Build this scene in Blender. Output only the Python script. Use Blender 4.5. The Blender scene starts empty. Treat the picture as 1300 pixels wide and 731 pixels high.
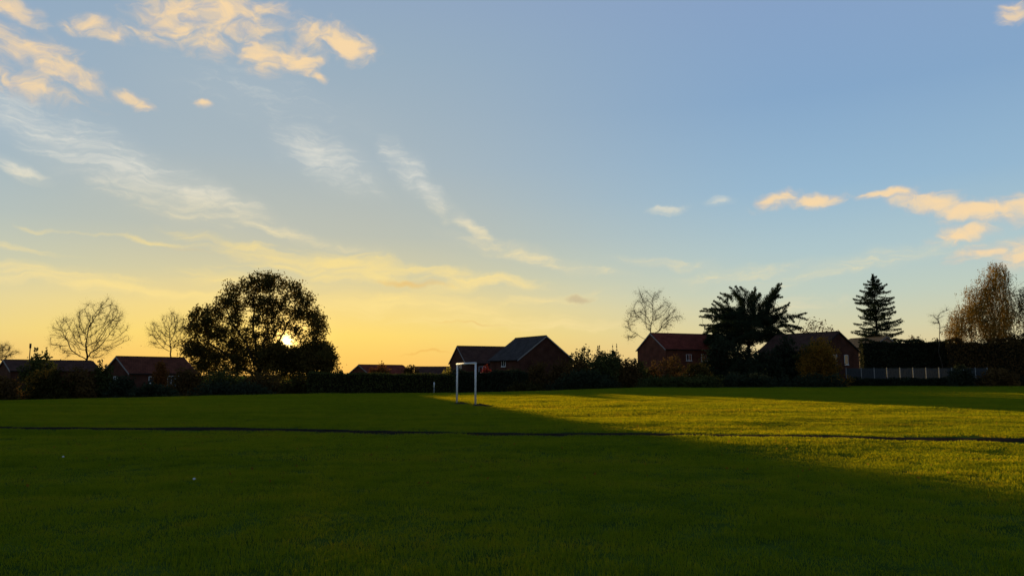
import bpy, bmesh, math, random, zlib
import numpy as np
from math import radians, sin, cos, tan, pi, sqrt, atan2
from mathutils import Vector, Matrix

S = bpy.context.scene
C = S.collection
rng = np.random.default_rng(7)
random.seed(7)

# ------------------------------------------------------------------ camera
F, PITCH, CAMH = 939.0, 6.71, 1.6          # focal length in pixels of a 1300 px wide picture
cam = bpy.data.cameras.new('camera')
cam.lens, cam.sensor_width = 26.0, 36.0
cam.clip_start, cam.clip_end = 0.1, 9000
camo = bpy.data.objects.new('camera', cam)
C.objects.link(camo)
camo.location = (0, 0, CAMH)
camo.rotation_euler = (radians(90 + PITCH), 0, 0)
S.camera = camo
S.view_settings.view_transform = 'Standard'
S.view_settings.look = 'None'
EXPO = 2.3                                  # exposed for the shaded field
S.view_settings.exposure = EXPO
S.view_settings.gamma = 1.0
S.cycles.use_denoising = True
S.cycles.max_bounces = 5
S.cycles.transparent_max_bounces = 8


def ray(px, py):
    a, b = (px - 650) / F, (365.5 - py) / F
    p = radians(PITCH)
    return Vector((a, cos(p) - b * sin(p), sin(p) + b * cos(p)))


def at(px, py, Y):
    """world point seen at photograph pixel px,py on the plane at distance Y"""
    d = ray(px, py)
    d = d * (Y / d.y)
    return Vector((d.x, Y, d.z + CAMH))


def ae(px, py):
    d = ray(px, py).normalized()
    return math.degrees(atan2(d.x, d.y)), math.degrees(math.asin(d.z))


def lin(r, g, b):
    f = lambda c: c / 12.92 if c <= 0.04045 else ((c + 0.055) / 1.055) ** 2.4
    return (f(r / 255), f(g / 255), f(b / 255), 1)


# ------------------------------------------------------------------ sun and sky
SUN_AZ, SUN_EL = ae(364, 433)
SUN_EL = 2.62
sd = bpy.data.lights.new('sun', 'SUN')
sd.energy, sd.angle, sd.color = 2.95, radians(0.5), (1.0, 0.70, 0.29)
so = bpy.data.objects.new('sun', sd)
C.objects.link(so)
sdir = Vector((sin(radians(SUN_AZ)) * cos(radians(SUN_EL)), cos(radians(SUN_AZ)) * cos(radians(SUN_EL)), sin(radians(SUN_EL))))
so.rotation_euler = sdir.to_track_quat('Z', 'Y').to_euler()
so.location = sdir * 300

W = bpy.data.worlds.new("World")
S.world = W
W.use_nodes = True
nt = W.node_tree
for n in list(nt.nodes):
    nt.nodes.remove(n)
LK = nt.links.new


def N(t, **kw):
    n = nt.nodes.new(t)
    for k, v in kw.items():
        setattr(n, k, v)
    return n


def put(sock, v):
    if isinstance(v, bpy.types.NodeSocket):
        LK(v, sock)
    else:
        sock.default_value = v


def mth(op, a, b=0.0, c=0.0, clamp=False):
    n = N('ShaderNodeMath', operation=op, use_clamp=clamp)
    put(n.inputs[0], a); put(n.inputs[1], b); put(n.inputs[2], c)
    return n.outputs[0]


def mrange(v, a, b, c=0.0, d=1.0, smooth=True):
    n = N('ShaderNodeMapRange', interpolation_type='SMOOTHSTEP' if smooth else 'LINEAR')
    put(n.inputs[0], v)
    for i, x in enumerate((a, b, c, d)):
        put(n.inputs[i + 1], x)
    return n.outputs[0]


def mix(f, a, b, blend='MIX'):
    n = N('ShaderNodeMix', data_type='RGBA', blend_type=blend)
    put(n.inputs[0], f); put(n.inputs[6], a); put(n.inputs[7], b)
    return n.outputs[2]


def ramp(v, stops):
    n = N('ShaderNodeValToRGB')
    e = n.color_ramp.elements
    while len(e) < len(stops):
        e.new(0.5)
    for i, (p, c) in enumerate(stops):
        e[i].position, e[i].color = p, c
    put(n.inputs[0], v)
    return n.outputs[0]


tc = N('ShaderNodeTexCoord')
sep = N('ShaderNodeSeparateXYZ')
LK(tc.outputs['Generated'], sep.inputs[0])
X_, Y_, Z_ = sep.outputs
AZ = mth('MULTIPLY', mth('ARCTAN2', X_, Y_), 180 / pi)
EL = mth('MULTIPLY', mth('ARCSINE', Z_), 180 / pi)
cmb = N('ShaderNodeCombineXYZ')
LK(AZ, cmb.inputs[0]); LK(EL, cmb.inputs[1])
AE = cmb.outputs[0]

sky = N('ShaderNodeTexSky', sky_type='NISHITA', sun_disc=False)
sky.sun_elevation, sky.sun_rotation = radians(SUN_EL), radians(SUN_AZ)
sky.air_density, sky.dust_density, sky.ozone_density = 1.0, 0.6, 2.5

# clear air: a ramp up the sky towards the sun and one away from it, joined round the compass
E40 = mth('DIVIDE', EL, 60.0, clamp=True)


def estops(l):
    return [(max(0.0, (e if e < 100 else 0)) / 60.0, lin(*c)) for e, c in l]


near = ramp(E40, estops([(0, (243, 190, 96)), (1.3, (249, 203, 102)), (3, (253, 219, 113)), (5.0, (246, 219, 136)), (7.5, (214, 206, 164)),
                         (10.5, (190, 194, 180)), (16, (171, 186, 193)), (24, (155, 177, 195)), (30, (145, 168, 197)), (60, (98, 128, 172))]))
far = ramp(E40, estops([(0, (226, 196, 142)), (1.5, (229, 206, 152)), (3.5, (216, 211, 172)), (6, (196, 209, 194)), (9, (178, 202, 207)),
                        (13.5, (153, 187, 212)), (20, (136, 170, 205)), (29, (137, 163, 201)), (60, (92, 122, 170))]))
dazn = mth('ABSOLUTE', mth('SUBTRACT', AZ, SUN_AZ))
base = mix(mrange(dazn, 4.0, 42.0), near, far)
# the physical sky keeps a share of the colour
nis = mix(1.0, sky.outputs[0], (0.10, 0.10, 0.10, 1), 'MULTIPLY')
base = mix(0.06, base, nis)
sepd = mrange(dazn, 60.0, 150.0)
base = mix(mth('MULTIPLY', sepd, 0.40), base, (0.06, 0.07, 0.12, 1))


def fbm(vec, scale, detail=6.0, rough=0.55, dist=0.0):
    n = N('ShaderNodeTexNoise')
    n.inputs['Scale'].default_value = scale
    n.inputs['Detail'].default_value = detail
    n.inputs['Roughness'].default_value = rough
    n.inputs['Distortion'].default_value = dist
    LK(vec, n.inputs['Vector'])
    return n.outputs['Fac']


def mapping(vec, loc=(0, 0, 0), rot=0.0, scale=(1, 1, 1), kind='POINT'):
    n = N('ShaderNodeMapping', vector_type=kind)
    n.inputs['Location'].default_value = loc
    n.inputs['Rotation'].default_value = (0, 0, radians(rot))
    n.inputs['Scale'].default_value = scale
    LK(vec, n.inputs['Vector'])
    return n.outputs[0]


# warp the coordinates so that cloud outlines are ragged
wn = N('ShaderNodeTexNoise')
wn.inputs['Scale'].default_value = 0.32
wn.inputs['Detail'].default_value = 4.0
LK(AE, wn.inputs['Vector'])
wv = N('ShaderNodeVectorMath', operation='SUBTRACT'); LK(wn.outputs['Color'], wv.inputs[0]); wv.inputs[1].default_value = (.5, .5, .5)
ws = N('ShaderNodeVectorMath', operation='MULTIPLY'); LK(wv.outputs[0], ws.inputs[0]); ws.inputs[1].default_value = (3.2, 2.0, 0)
wa = N('ShaderNodeVectorMath', operation='ADD'); LK(AE, wa.inputs[0]); LK(ws.outputs[0], wa.inputs[1])
AEW = wa.outputs[0]
DEG = 180 / pi / F


def blobs(lst, vec):
    """soft sum of ellipses: pixel centre, radii, slope in degrees (positive goes down to the right), weight"""
    acc = None
    for b in lst:
        cx, cy, rx, ry, rot = b[:5]
        w = b[5] if len(b) > 5 else 1.0
        a, e = ae(cx, cy)
        m = mapping(vec, (a, e, 0), -rot, (rx * DEG, ry * DEG, 1), 'TEXTURE')
        ln = N('ShaderNodeVectorMath', operation='LENGTH'); LK(m, ln.inputs[0])
        v = mrange(ln.outputs['Value'], 1.5, 0.0, 0.0, w)
        acc = v if acc is None else mth('MAXIMUM', acc, v)
    return acc


# --- high thin cirrus, pale cream
cir = [(60, 170, 120, 26, 24, .85), (150, 212, 140, 34, 22, .9), (240, 245, 75, 18, 22, 1.0), (330, 285, 150, 9, 12, .8), (410, 200, 75, 30, 24, .9),
       (455, 225, 40, 12, 35, .6), (515, 215, 50, 20, 45, .8), (545, 245, 45, 14, 42, 1.0), (602, 288, 34, 9, 40, 1.1), (660, 318, 95, 10, 14, .75),
       (690, 330, 110, 8, 12, .7), (845, 335, 65, 8, 6, .7), (1080, 335, 150, 12, -10, .55), (950, 345, 90, 10, -4, .6),
       (200, 230, 110, 26, 24, .95), (280, 250, 70, 16, 20, .9), (90, 175, 90, 14, 26, .9), (20, 213, 36, 9, 12, 1.0), (330, 120, 150, 40, 12, .3), (850, 268, 22, 6, -5, 1.0), (915, 257, 16, 6, 0, .8)]
cm = blobs(cir, AEW)
cvec = mapping(AEW, (0, 0, 0), 25, (0.7, 3.4, 1))
cnoise = fbm(cvec, 0.5, 8.0, 0.64, 0.5)
calpha = mrange(mth('ADD', mth('MULTIPLY', cm, 0.75), mth('MULTIPLY', mth('SUBTRACT', cnoise, 0.5), 2.6)), 0.10, 1.35)
calpha = mth('ADD', mth('MULTIPLY', calpha, mrange(cm, 0.02, 0.4, 0.0, 0.66)), mth('MULTIPLY', cm, 0.22))
lowf = mrange(EL, 9.0, 15.0)
ccol = mix(lowf, lin(246, 226, 172), lin(226, 224, 212))
col = mix(calpha, base, ccol)

# --- yellow lit bands fanned out above the sun
yel = [(170, 303, 120, 4, 2, .75), (10, 315, 55, 5, 1, .8), (60, 345, 150, 9, 4, .9), (170, 368, 200, 11, 4, .9), (330, 318, 120, 10, 9, .8),
       (440, 340, 190, 20, 6, 1.0), (600, 352, 170, 13, 8, .95), (330, 365, 110, 22, 8, .8), (500, 385, 170, 22, 3, .9), (690, 380, 90, 11, -6, .8),
       (970, 390, 100, 14, -3, .6), (640, 410, 190, 14, 2, .8)]
ym = blobs(yel, AEW)
yvec = mapping(AEW, (3, 1, 0), 6, (0.3, 1.8, 1))
ynoise = fbm(yvec, 0.6, 6.0, 0.6, 0.4)
yalpha = mth('MULTIPLY', mrange(mth('ADD', mth('MULTIPLY', ym, 0.8), mth('MULTIPLY', mth('SUBTRACT', ynoise, 0.5), 1.9)), 0.10, 1.1), mrange(ym, 0.02, 0.35, 0.0, 0.85))
ycol = mix(mrange(dazn, 5.0, 45.0), lin(254, 226, 144), lin(244, 226, 182))
col = mix(yalpha, col, ycol)
# small darker banks low down
dk = [(732, 377, 28, 7, 0, 1.0), (520, 357, 62, 7, 2, .85), (545, 445, 52, 2.2, 1, 1.0), (600, 413, 80, 2.5, 3, .7), (250, 320, 60, 7, 12, .5)]
dm = blobs(dk, AEW)
dalpha = mth('MULTIPLY', mrange(mth('ADD', dm, mth('MULTIPLY', mth('SUBTRACT', ynoise, 0.5), 0.9)), 0.3, 1.0), 0.6)
col = mix(dalpha, col, mix(mrange(dazn, 10.0, 22.0), lin(240, 186, 92), lin(192, 172, 140)))

# --- low cumulus lit from below, peach and gold
cum = [(225, 18, 55, 40, 0, .95), (285, 12, 62, 46, 0, .95), (265, 52, 46, 24, 0, .8), (325, 25, 34, 40, 20, .8), (335, 68, 34, 26, 10, 1.05), (372, 78, 36, 20, 5, 1.1), (395, 48, 40, 24, 20, .9),
       (440, 55, 46, 24, 12, 1.05), (122, 38, 40, 14, 5, .95), (200, 48, 40, 10, 10, .75), (35, 62, 70, 28, 20, .8), (70, 88, 55, 18, 14, .95), (30, 108, 70, 18, 6, .75), (12, 6, 34, 14, 15, 1.0),
       (172, 125, 34, 9, 10, 1.0), (255, 131, 13, 6, 0, .95), (405, 98, 11, 6, 5, .95),
       (985, 256, 36, 13, -12, 1.05), (1035, 256, 40, 11, -3, 1.0), (1128, 250, 38, 7, 3, 1.05), (1185, 258, 46, 15, 14, 1.1), (1245, 268, 60, 15, 4, 1.1), (1310, 262, 50, 18, 0, 1.0),
       (1222, 296, 44, 12, -6, 1.05), (1250, 318, 46, 12, -8, .95), (1300, 318, 50, 22, -4, 1.0), (1288, 14, 22, 14, 0, .8)]
um = blobs(cum, AEW)
uvec = mapping(AEW, (5, 2, 0), -8, (0.8, 1.5, 1))
unoise = fbm(uvec, 0.8, 6.0, 0.55, 0.6)
ud = mth('ADD', mth('MULTIPLY', um, 1.1), mth('MULTIPLY', mth('SUBTRACT', unoise, 0.5), 1.9))
ualpha = mth('MULTIPLY', mrange(ud, 0.05, 1.4), mrange(um, 0.02, 0.35, 0.0, 0.95))
u2 = fbm(mapping(AEW, (9, 1.1, 0), -8, (0.8, 1.9, 1)), 0.9, 6.0, 0.6, 0.4)
ubright = mrange(mth('ADD', mth('MULTIPLY', ud, 0.5), u2), 0.62, 1.05)
ucol = mix(ubright, lin(216, 198, 182), lin(250, 217, 168))
col = mix(ualpha, col, ucol)

# --- the sun itself and its glow in the air
dp = N('ShaderNodeVectorMath', operation='DOT_PRODUCT')
nrm = N('ShaderNodeVectorMath', operation='NORMALIZE'); LK(tc.outputs['Generated'], nrm.inputs[0])
sunv = ray(364, 433).normalized()
LK(nrm.outputs[0], dp.inputs[0]); dp.inputs[1].default_value = sunv
ANG = mth('MULTIPLY', mth('ARCCOSINE', mth('MINIMUM', dp.outputs['Value'], 1.0)), 180 / pi)
glow = mth('POWER', mrange(ANG, 4.5, 0.25, 0, 1, False), 2.8)
col = mix(mth('MULTIPLY', glow, 0.85), col, (2.2, 1.35, 0.36, 1))
core = mth('POWER', mrange(ANG, 0.62, 0.12, 0, 1, False), 1.6)
col = mix(core, col, (5.0, 3.9, 1.6, 1))
bgn = N('ShaderNodeBackground')
LK(col, bgn.inputs[0])
bgn.inputs[1].default_value = 0.5 ** EXPO
wo = N('ShaderNodeOutputWorld')
LK(bgn.outputs[0], wo.inputs[0])
W.cycles.sampling_method = 'MANUAL'
W.cycles.sample_map_resolution = 512

# ------------------------------------------------------------------ materials
MATS = {}
SALT = {}


def newmat(name):
    m = bpy.data.materials.new(name)
    m.use_nodes = True
    t = m.node_tree
    for n in list(t.nodes):
        t.nodes.remove(n)
    return m, t


def leafmat(name, ca, cb, trans=0.16, tcol=None, scale=0.4):
    """leaf: diffuse and translucent, its colour differs from leaf to leaf and from clump to clump"""
    m, t = newmat(name)
    n = t.nodes.new
    g = n('ShaderNodeNewGeometry')
    nz = n('ShaderNodeTexNoise'); nz.inputs['Scale'].default_value = scale; nz.inputs['Detail'].default_value = 3
    t.links.new(g.outputs['Position'], nz.inputs['Vector'])
    ad = n('ShaderNodeMath'); ad.operation = 'MULTIPLY_ADD'
    t.links.new(g.outputs['Random Per Island'], ad.inputs[0]); ad.inputs[1].default_value = 0.6
    mr = n('ShaderNodeMapRange'); mr.inputs[1].default_value = 0.3; mr.inputs[2].default_value = 0.7; mr.inputs[3].default_value = -0.2; mr.inputs[4].default_value = 0.6
    t.links.new(nz.outputs['Fac'], mr.inputs[0]); t.links.new(mr.outputs[0], ad.inputs[2])
    mx = n('ShaderNodeMix'); mx.data_type = 'RGBA'
    t.links.new(ad.outputs[0], mx.inputs[0]); mx.inputs[6].default_value = (*ca, 1); mx.inputs[7].default_value = (*cb, 1)
    d = n('ShaderNodeBsdfDiffuse'); tr = n('ShaderNodeBsdfTranslucent'); ms = n('ShaderNodeMixShader'); o = n('ShaderNodeOutputMaterial')
    t.links.new(mx.outputs[2], d.inputs[0])
    if tcol:
        tm = n('ShaderNodeMix'); tm.data_type = 'RGBA'; tm.blend_type = 'MULTIPLY'; tm.inputs[0].default_value = 1
        t.links.new(mx.outputs[2], tm.inputs[6]); tm.inputs[7].default_value = (*tcol, 1)
        t.links.new(tm.outputs[2], tr.inputs[0])
    else:
        t.links.new(mx.outputs[2], tr.inputs[0])
    ms.inputs[0].default_value = trans
    t.links.new(d.outputs[0], ms.inputs[1]); t.links.new(tr.outputs[0], ms.inputs[2]); t.links.new(ms.outputs[0], o.inputs[0])
    return m


def solid(name, ca, cb=None, rough=0.85, scale=3.0, bump=0.0, spec=0.0, stretch=(1, 1, 1)):
    m, t = newmat(name)
    n = t.nodes.new
    b = n('ShaderNodeBsdfPrincipled'); o = n('ShaderNodeOutputMaterial')
    b.inputs['Roughness'].default_value = rough
    b.inputs['Specular IOR Level'].default_value = spec
    cb = cb or tuple(c * 0.65 for c in ca)
    co = n('ShaderNodeTexCoord'); mp = n('ShaderNodeMapping'); mp.inputs['Scale'].default_value = stretch
    nz = n('ShaderNodeTexNoise'); nz.inputs['Scale'].default_value = scale; nz.inputs['Detail'].default_value = 6
    t.links.new(co.outputs['Object'], mp.inputs[0]); t.links.new(mp.outputs[0], nz.inputs['Vector'])
    mr = n('ShaderNodeMapRange'); mr.inputs[1].default_value = 0.3; mr.inputs[2].default_value = 0.7
    t.links.new(nz.outputs['Fac'], mr.inputs[0])
    mx = n('ShaderNodeMix'); mx.data_type = 'RGBA'
    t.links.new(mr.outputs[0], mx.inputs[0]); mx.inputs[6].default_value = (*ca, 1); mx.inputs[7].default_value = (*cb, 1)
    t.links.new(mx.outputs[2], b.inputs['Base Color'])
    if bump:
        bp = n('ShaderNodeBump'); bp.inputs['Strength'].default_value = bump; bp.inputs['Distance'].default_value = 0.05
        t.links.new(nz.outputs['Fac'], bp.inputs['Height']); t.links.new(bp.outputs[0], b.inputs['Normal'])
    t.links.new(b.outputs[0], o.inputs[0])
    return m


def brickmat(name, c1, c2, mortar, bw, bh, ms=0.012, off=0.5, bump=0.3):
    m, t = newmat(name)
    n = t.nodes.new
    b = n('ShaderNodeBsdfPrincipled'); o = n('ShaderNodeOutputMaterial')
    b.inputs['Roughness'].default_value = 0.85
    b.inputs['Specular IOR Level'].default_value = 0.02
    uv = n('ShaderNodeUVMap')
    br = n('ShaderNodeTexBrick')
    br.offset = off
    br.inputs['Color1'].default_value = (*c1, 1); br.inputs['Color2'].default_value = (*c2, 1); br.inputs['Mortar'].default_value = (*mortar, 1)
    br.inputs['Scale'].default_value = 1.0
    br.inputs['Mortar Size'].default_value = ms
    br.inputs['Brick Width'].default_value = bw; br.inputs['Row Height'].default_value = bh
    nz = n('ShaderNodeTexNoise'); nz.inputs['Scale'].default_value = 0.8; nz.inputs['Detail'].default_value = 5
    t.links.new(uv.outputs[0], br.inputs['Vector']); t.links.new(uv.outputs[0], nz.inputs['Vector'])
    mr = n('ShaderNodeMapRange'); mr.inputs[1].default_value = 0.3; mr.inputs[2].default_value = 0.7; mr.inputs[3].default_value = 0.6; mr.inputs[4].default_value = 1.15
    t.links.new(nz.outputs['Fac'], mr.inputs[0])
    mu = n('ShaderNodeMix'); mu.data_type = 'RGBA'; mu.blend_type = 'MULTIPLY'; mu.inputs[0].default_value = 1
    t.links.new(br.outputs['Color'], mu.inputs[6]); t.links.new(mr.outputs[0], mu.inputs[7])
    t.links.new(mu.outputs[2], b.inputs['Base Color'])
    bp = n('ShaderNodeBump'); bp.inputs['Strength'].default_value = bump; bp.inputs['Distance'].default_value = 0.02; bp.invert = True
    t.links.new(br.outputs['Fac'], bp.inputs['Height']); t.links.new(bp.outputs[0], b.inputs['Normal'])
    t.links.new(b.outputs[0], o.inputs[0])
    return m


M = MATS
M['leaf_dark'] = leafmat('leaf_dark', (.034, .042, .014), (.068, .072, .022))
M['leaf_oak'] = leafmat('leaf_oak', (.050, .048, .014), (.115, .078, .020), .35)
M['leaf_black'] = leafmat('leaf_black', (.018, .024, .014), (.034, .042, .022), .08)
M['leaf_needle'] = leafmat('leaf_needle', (.016, .026, .016), (.034, .046, .022), .15)
M['leaf_brown'] = leafmat('leaf_brown', (.058, .036, .014), (.105, .062, .020))
M['leaf_olive'] = leafmat('leaf_olive', (.026, .024, .008), (.050, .040, .011))
M['leaf_rust'] = leafmat('leaf_rust', (.11, .035, .012), (.16, .070, .018))
M['leaf_red'] = leafmat('leaf_red', (.15, .020, .016), (.22, .045, .03))
M['leaf_gold'] = leafmat('leaf_gold', (.13, .065, .012), (.28, .140, .018), .35)
M['leaf_birch'] = leafmat('leaf_birch', (.125, .074, .018), (.22, .138, .028), .25)
M['leaf_yellowgreen'] = leafmat('leaf_yellowgreen', (.10, .090, .018), (.18, .150, .025), .5)
M['bark'] = solid('bark', (.045, .033, .024), (.022, .017, .013), scale=4, bump=.4, stretch=(1, 1, .3))
M['bark_pale'] = solid('bark_pale', (.10, .082, .062), (.045, .036, .028), scale=4, bump=.3, stretch=(1, 1, .5))
M['brick'] = brickmat('brick', (.105, .028, .016), (.135, .038, .021), (.10, .06, .045), .225, .075)
M['brick_dark'] = brickmat('brick_dark', (.066, .021, .014), (.085, .029, .018), (.07, .045, .035), .225, .075)
M['brick_buff'] = brickmat('brick_buff', (.20, .13, .08), (.25, .16, .10), (.22, .19, .16), .225, .075)
M['tile_red'] = brickmat('tile_red', (.16, .034, .020), (.21, .046, .026), (.05, .015, .010), .27, .30, .02, bump=.8)
M['tile_rust'] = brickmat('tile_rust', (.105, .034, .021), (.14, .046, .026), (.04, .015, .010), .27, .30, .02, bump=.8)
M['tile_brown'] = brickmat('tile_brown', (.070, .036, .026), (.095, .046, .032), (.03, .02, .015), .27, .30, .02, bump=.8)
M['tile_grey'] = brickmat('tile_grey', (.046, .039, .036), (.062, .054, .050), (.03, .03, .03), .27, .30, .02, bump=.8)
M['white_wood'] = solid('white_wood', (.27, .255, .24), (.19, .18, .17), .6, 5)
M['white_paint'] = solid('white_paint', (.66, .66, .66), (.50, .51, .51), .6, 6, spec=.1)
M['hedge_wood'] = solid('hedge_wood', (.018, .018, .010), (.010, .010, .007), 1, 3)
M['concrete'] = solid('concrete', (.26, .26, .25), (.16, .16, .15), .9, 6, .2)
M['fence_wood'] = solid('fence_wood', (.060, .066, .068), (.035, .040, .042), .9, 3, .3, stretch=(6, 6, .6))
M['iron'] = solid('iron', (.05, .05, .05), (.03, .03, .03), .6, 8)
M['mud'] = solid('mud', (.028, .022, .014), (.045, .036, .020), .95, 4, .6)
M['black_plastic'] = solid('black_plastic', (.03, .03, .03), None, .5, 4)
M['curtain'] = solid('curtain', (.55, .50, .42), (.40, .36, .30), .9, 2, stretch=(8, 8, .3))

gm, gt = newmat('glass')
gb = gt.nodes.new('ShaderNodeBsdfPrincipled'); go_ = gt.nodes.new('ShaderNodeOutputMaterial')
gb.inputs['Base Color'].default_value = (.03, .034, .04, 1); gb.inputs['Roughness'].default_value = .06; gb.inputs['Specular IOR Level'].default_value = .8
gt.links.new(gb.outputs[0], go_.inputs[0])
M['glass'] = gm


def tarmac():
    m, t = newmat('tarmac')
    n = t.nodes.new
    b = n('ShaderNodeBsdfPrincipled'); o = n('ShaderNodeOutputMaterial')
    b.inputs['Roughness'].default_value = 1; b.inputs['Specular IOR Level'].default_value = 0
    g = n('ShaderNodeNewGeometry')
    nz = n('ShaderNodeTexNoise'); nz.inputs['Scale'].default_value = 2.2; nz.inputs['Detail'].default_value = 8; nz.inputs['Roughness'].default_value = .7
    t.links.new(g.outputs['Position'], nz.inputs['Vector'])
    r = n('ShaderNodeValToRGB'); e = r.color_ramp.elements
    e[0].position = .35; e[0].color = (.012, .010, .007, 1); e[1].position = .68; e[1].color = (.036, .029, .020, 1)
    t.links.new(nz.outputs['Fac'], r.inputs[0]); t.links.new(r.outputs[0], b.inputs['Base Color'])
    bp = n('ShaderNodeBump'); bp.inputs['Strength'].default_value = .5; bp.inputs['Distance'].default_value = .02
    t.links.new(nz.outputs['Fac'], bp.inputs['Height']); t.links.new(bp.outputs[0], b.inputs['Normal'])
    t.links.new(b.outputs[0], o.inputs[0])
    return m


M['tarmac'] = tarmac()


def soilmat():
    m, t = newmat('field_turf')
    n = t.nodes.new
    d = n('ShaderNodeBsdfDiffuse'); o = n('ShaderNodeOutputMaterial')
    g = n('ShaderNodeNewGeometry')
    nz = n('ShaderNodeTexNoise'); nz.inputs['Scale'].default_value = 1.3; nz.inputs['Detail'].default_value = 8; nz.inputs['Roughness'].default_value = .7
    t.links.new(g.outputs['Position'], nz.inputs['Vector'])
    r = n('ShaderNodeValToRGB'); e = r.color_ramp.elements
    e[0].position = .35; e[0].color = (.026, .046, .007, 1); e[1].position = .68; e[1].color = (.070, .100, .013, 1)
    t.links.new(nz.outputs['Fac'], r.inputs[0]); t.links.new(r.outputs[0], d.inputs[0])
    t.links.new(d.outputs[0], o.inputs[0])
    return m


M['turf'] = soilmat()


def grassmat():
    m, t = newmat('grass_blade')
    n = t.nodes.new
    L = t.links.new
    g = n('ShaderNodeNewGeometry')
    n1 = n('ShaderNodeTexNoise'); n1.inputs['Scale'].default_value = .33; n1.inputs['Detail'].default_value = 5; n1.inputs['Roughness'].default_value = .65
    mp = n('ShaderNodeMapping'); mp.inputs['Rotation'].default_value = (0, 0, radians(-9)); mp.inputs['Scale'].default_value = (.35, 1.2, 1)
    L(g.outputs['Position'], mp.inputs[0]); L(mp.outputs[0], n1.inputs['Vector'])
    n2 = n('ShaderNodeTexNoise'); n2.inputs['Scale'].default_value = 1.6; n2.inputs['Detail'].default_value = 4
    L(g.outputs['Position'], n2.inputs['Vector'])
    a = n('ShaderNodeMath'); a.operation = 'MULTIPLY_ADD'
    L(n1.outputs['Fac'], a.inputs[0]); a.inputs[1].default_value = 1.7; L(n2.outputs['Fac'], a.inputs[2])
    b = n('ShaderNodeMath'); b.operation = 'MULTIPLY_ADD'
    L(g.outputs['Random Per Island'], b.inputs[0]); b.inputs[1].default_value = .45; L(a.outputs[0], b.inputs[2])
    r = n('ShaderNodeValToRGB'); e = r.color_ramp.elements
    e[0].position = .0; e[0].color = (.066, .150, .010, 1)
    e[1].position = 1.0; e[1].color = (.19, .20, .030, 1)
    for p, c in ((.35, (.106, .220, .013, 1)), (.7, (.165, .280, .016, 1))):
        x = e.new(p); x.color = c
    mr = n('ShaderNodeMapRange'); mr.inputs[1].default_value = 1.0; mr.inputs[2].default_value = 2.15
    L(b.outputs[0], mr.inputs[0]); L(mr.outputs[0], r.inputs[0])
    d = n('ShaderNodeBsdfDiffuse'); tr = n('ShaderNodeBsdfTranslucent'); ms = n('ShaderNodeMixShader'); o = n('ShaderNodeOutputMaterial')
    tm = n('ShaderNodeMix'); tm.data_type = 'RGBA'; tm.blend_type = 'MULTIPLY'; tm.inputs[0].default_value = 1
    L(r.outputs[0], tm.inputs[6]); tm.inputs[7].default_value = (1.45, .68, .16, 1)
    L(r.outputs[0], d.inputs[0]); L(tm.outputs[2], tr.inputs[0])
    ms.inputs[0].default_value = .55
    L(d.outputs[0], ms.inputs[1]); L(tr.outputs[0], ms.inputs[2]); L(ms.outputs[0], o.inputs[0])
    return m


M['grass'] = grassmat()


# ------------------------------------------------------------------ helpers
def tag(o, label=None, cat=None, group=None, kind=None):
    if label: o['label'] = label
    if cat: o['category'] = cat
    if group: o['group'] = group
    if kind: o['kind'] = kind
    return o


def empty(name, loc, label, cat, group=None):
    global rng                                   # every thing has its own random numbers
    rng = np.random.default_rng(zlib.crc32((label + SALT.get(name, '')).encode()))
    o = bpy.data.objects.new(name, None)
    o.empty_display_size = 0.5
    C.objects.link(o)
    o.location = loc
    return tag(o, label, cat, group)


def link(name, me, mat, parent=None, loc=None, smooth=False):
    o = bpy.data.objects.new(name, me)
    C.objects.link(o)
    if mat:
        me.materials.append(mat)
    if parent:
        o.parent = parent
    if loc is not None:
        o.location = loc
    if smooth:
        me.shade_smooth()
    return o


def pydata(name, verts, faces):
    me = bpy.data.meshes.new(name)
    me.from_pydata([tuple(v) for v in verts], [], faces)
    me.update()
    return me


def bevel_box(bm, x0, x1, y0, y1, z0, z1):
    vs = [bm.verts.new((x, y, z)) for z in (z0, z1) for x, y in ((x0, y0), (x1, y0), (x1, y1), (x0, y1))]
    for f in ((3, 2, 1, 0), (4, 5, 6, 7), (0, 1, 5, 4), (1, 2, 6, 5), (2, 3, 7, 6), (3, 0, 4, 7)):
        bm.faces.new([vs[i] for i in f])


def box_mesh(name, x0, x1, y0, y1, z0, z1, bev=0.0):
    bm = bmesh.new()
    bevel_box(bm, x0, x1, y0, y1, z0, z1)
    if bev:
        bmesh.ops.bevel(bm, geom=bm.edges[:], offset=bev, segments=1, affect='EDGES')
    me = bpy.data.meshes.new(name)
    bm.to_mesh(me); bm.free()
    return me


CREST = ([-2000, 0, 200, 400, 600, 700, 800, 900, 1000, 3000], [44, 44, 52, 62, 65, 74, 90, 115, 150, 220])


def ground(x, y):
    """height of the field: flat, then falling gently away beyond a low crest on the left and in the middle"""
    x = np.asarray(x, float); y = np.asarray(y, float)
    px = np.where(y > 1, 650 + F * x / np.maximum(y, 1), 650)
    yc = np.interp(px, *CREST)
    d = np.maximum(0, y - yc)
    und = .022 * np.sin(x * .55 + y * .21 + 1.0) + .018 * np.sin(y * .83 - x * .17) + .012 * np.sin(x * 1.3 + .4) * np.cos(y * 1.1)
    und = und * np.clip((60 - np.abs(y)) / 40, 0, 1) * np.clip((90 - np.abs(x)) / 40, 0, 1)
    return -1.3 * (1 - np.exp(-(d / 22) ** 1.5)) + und


def gz(x, y):
    return float(ground(x, y))


# ------------------------------------------------------------------ ground, path, grass
def axis(lo, hi, step, far, n):
    core = np.arange(lo, hi + .01, step)
    g = np.geomspace(step, far, n)
    return np.concatenate([(lo - g)[::-1], core, hi + g])


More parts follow.
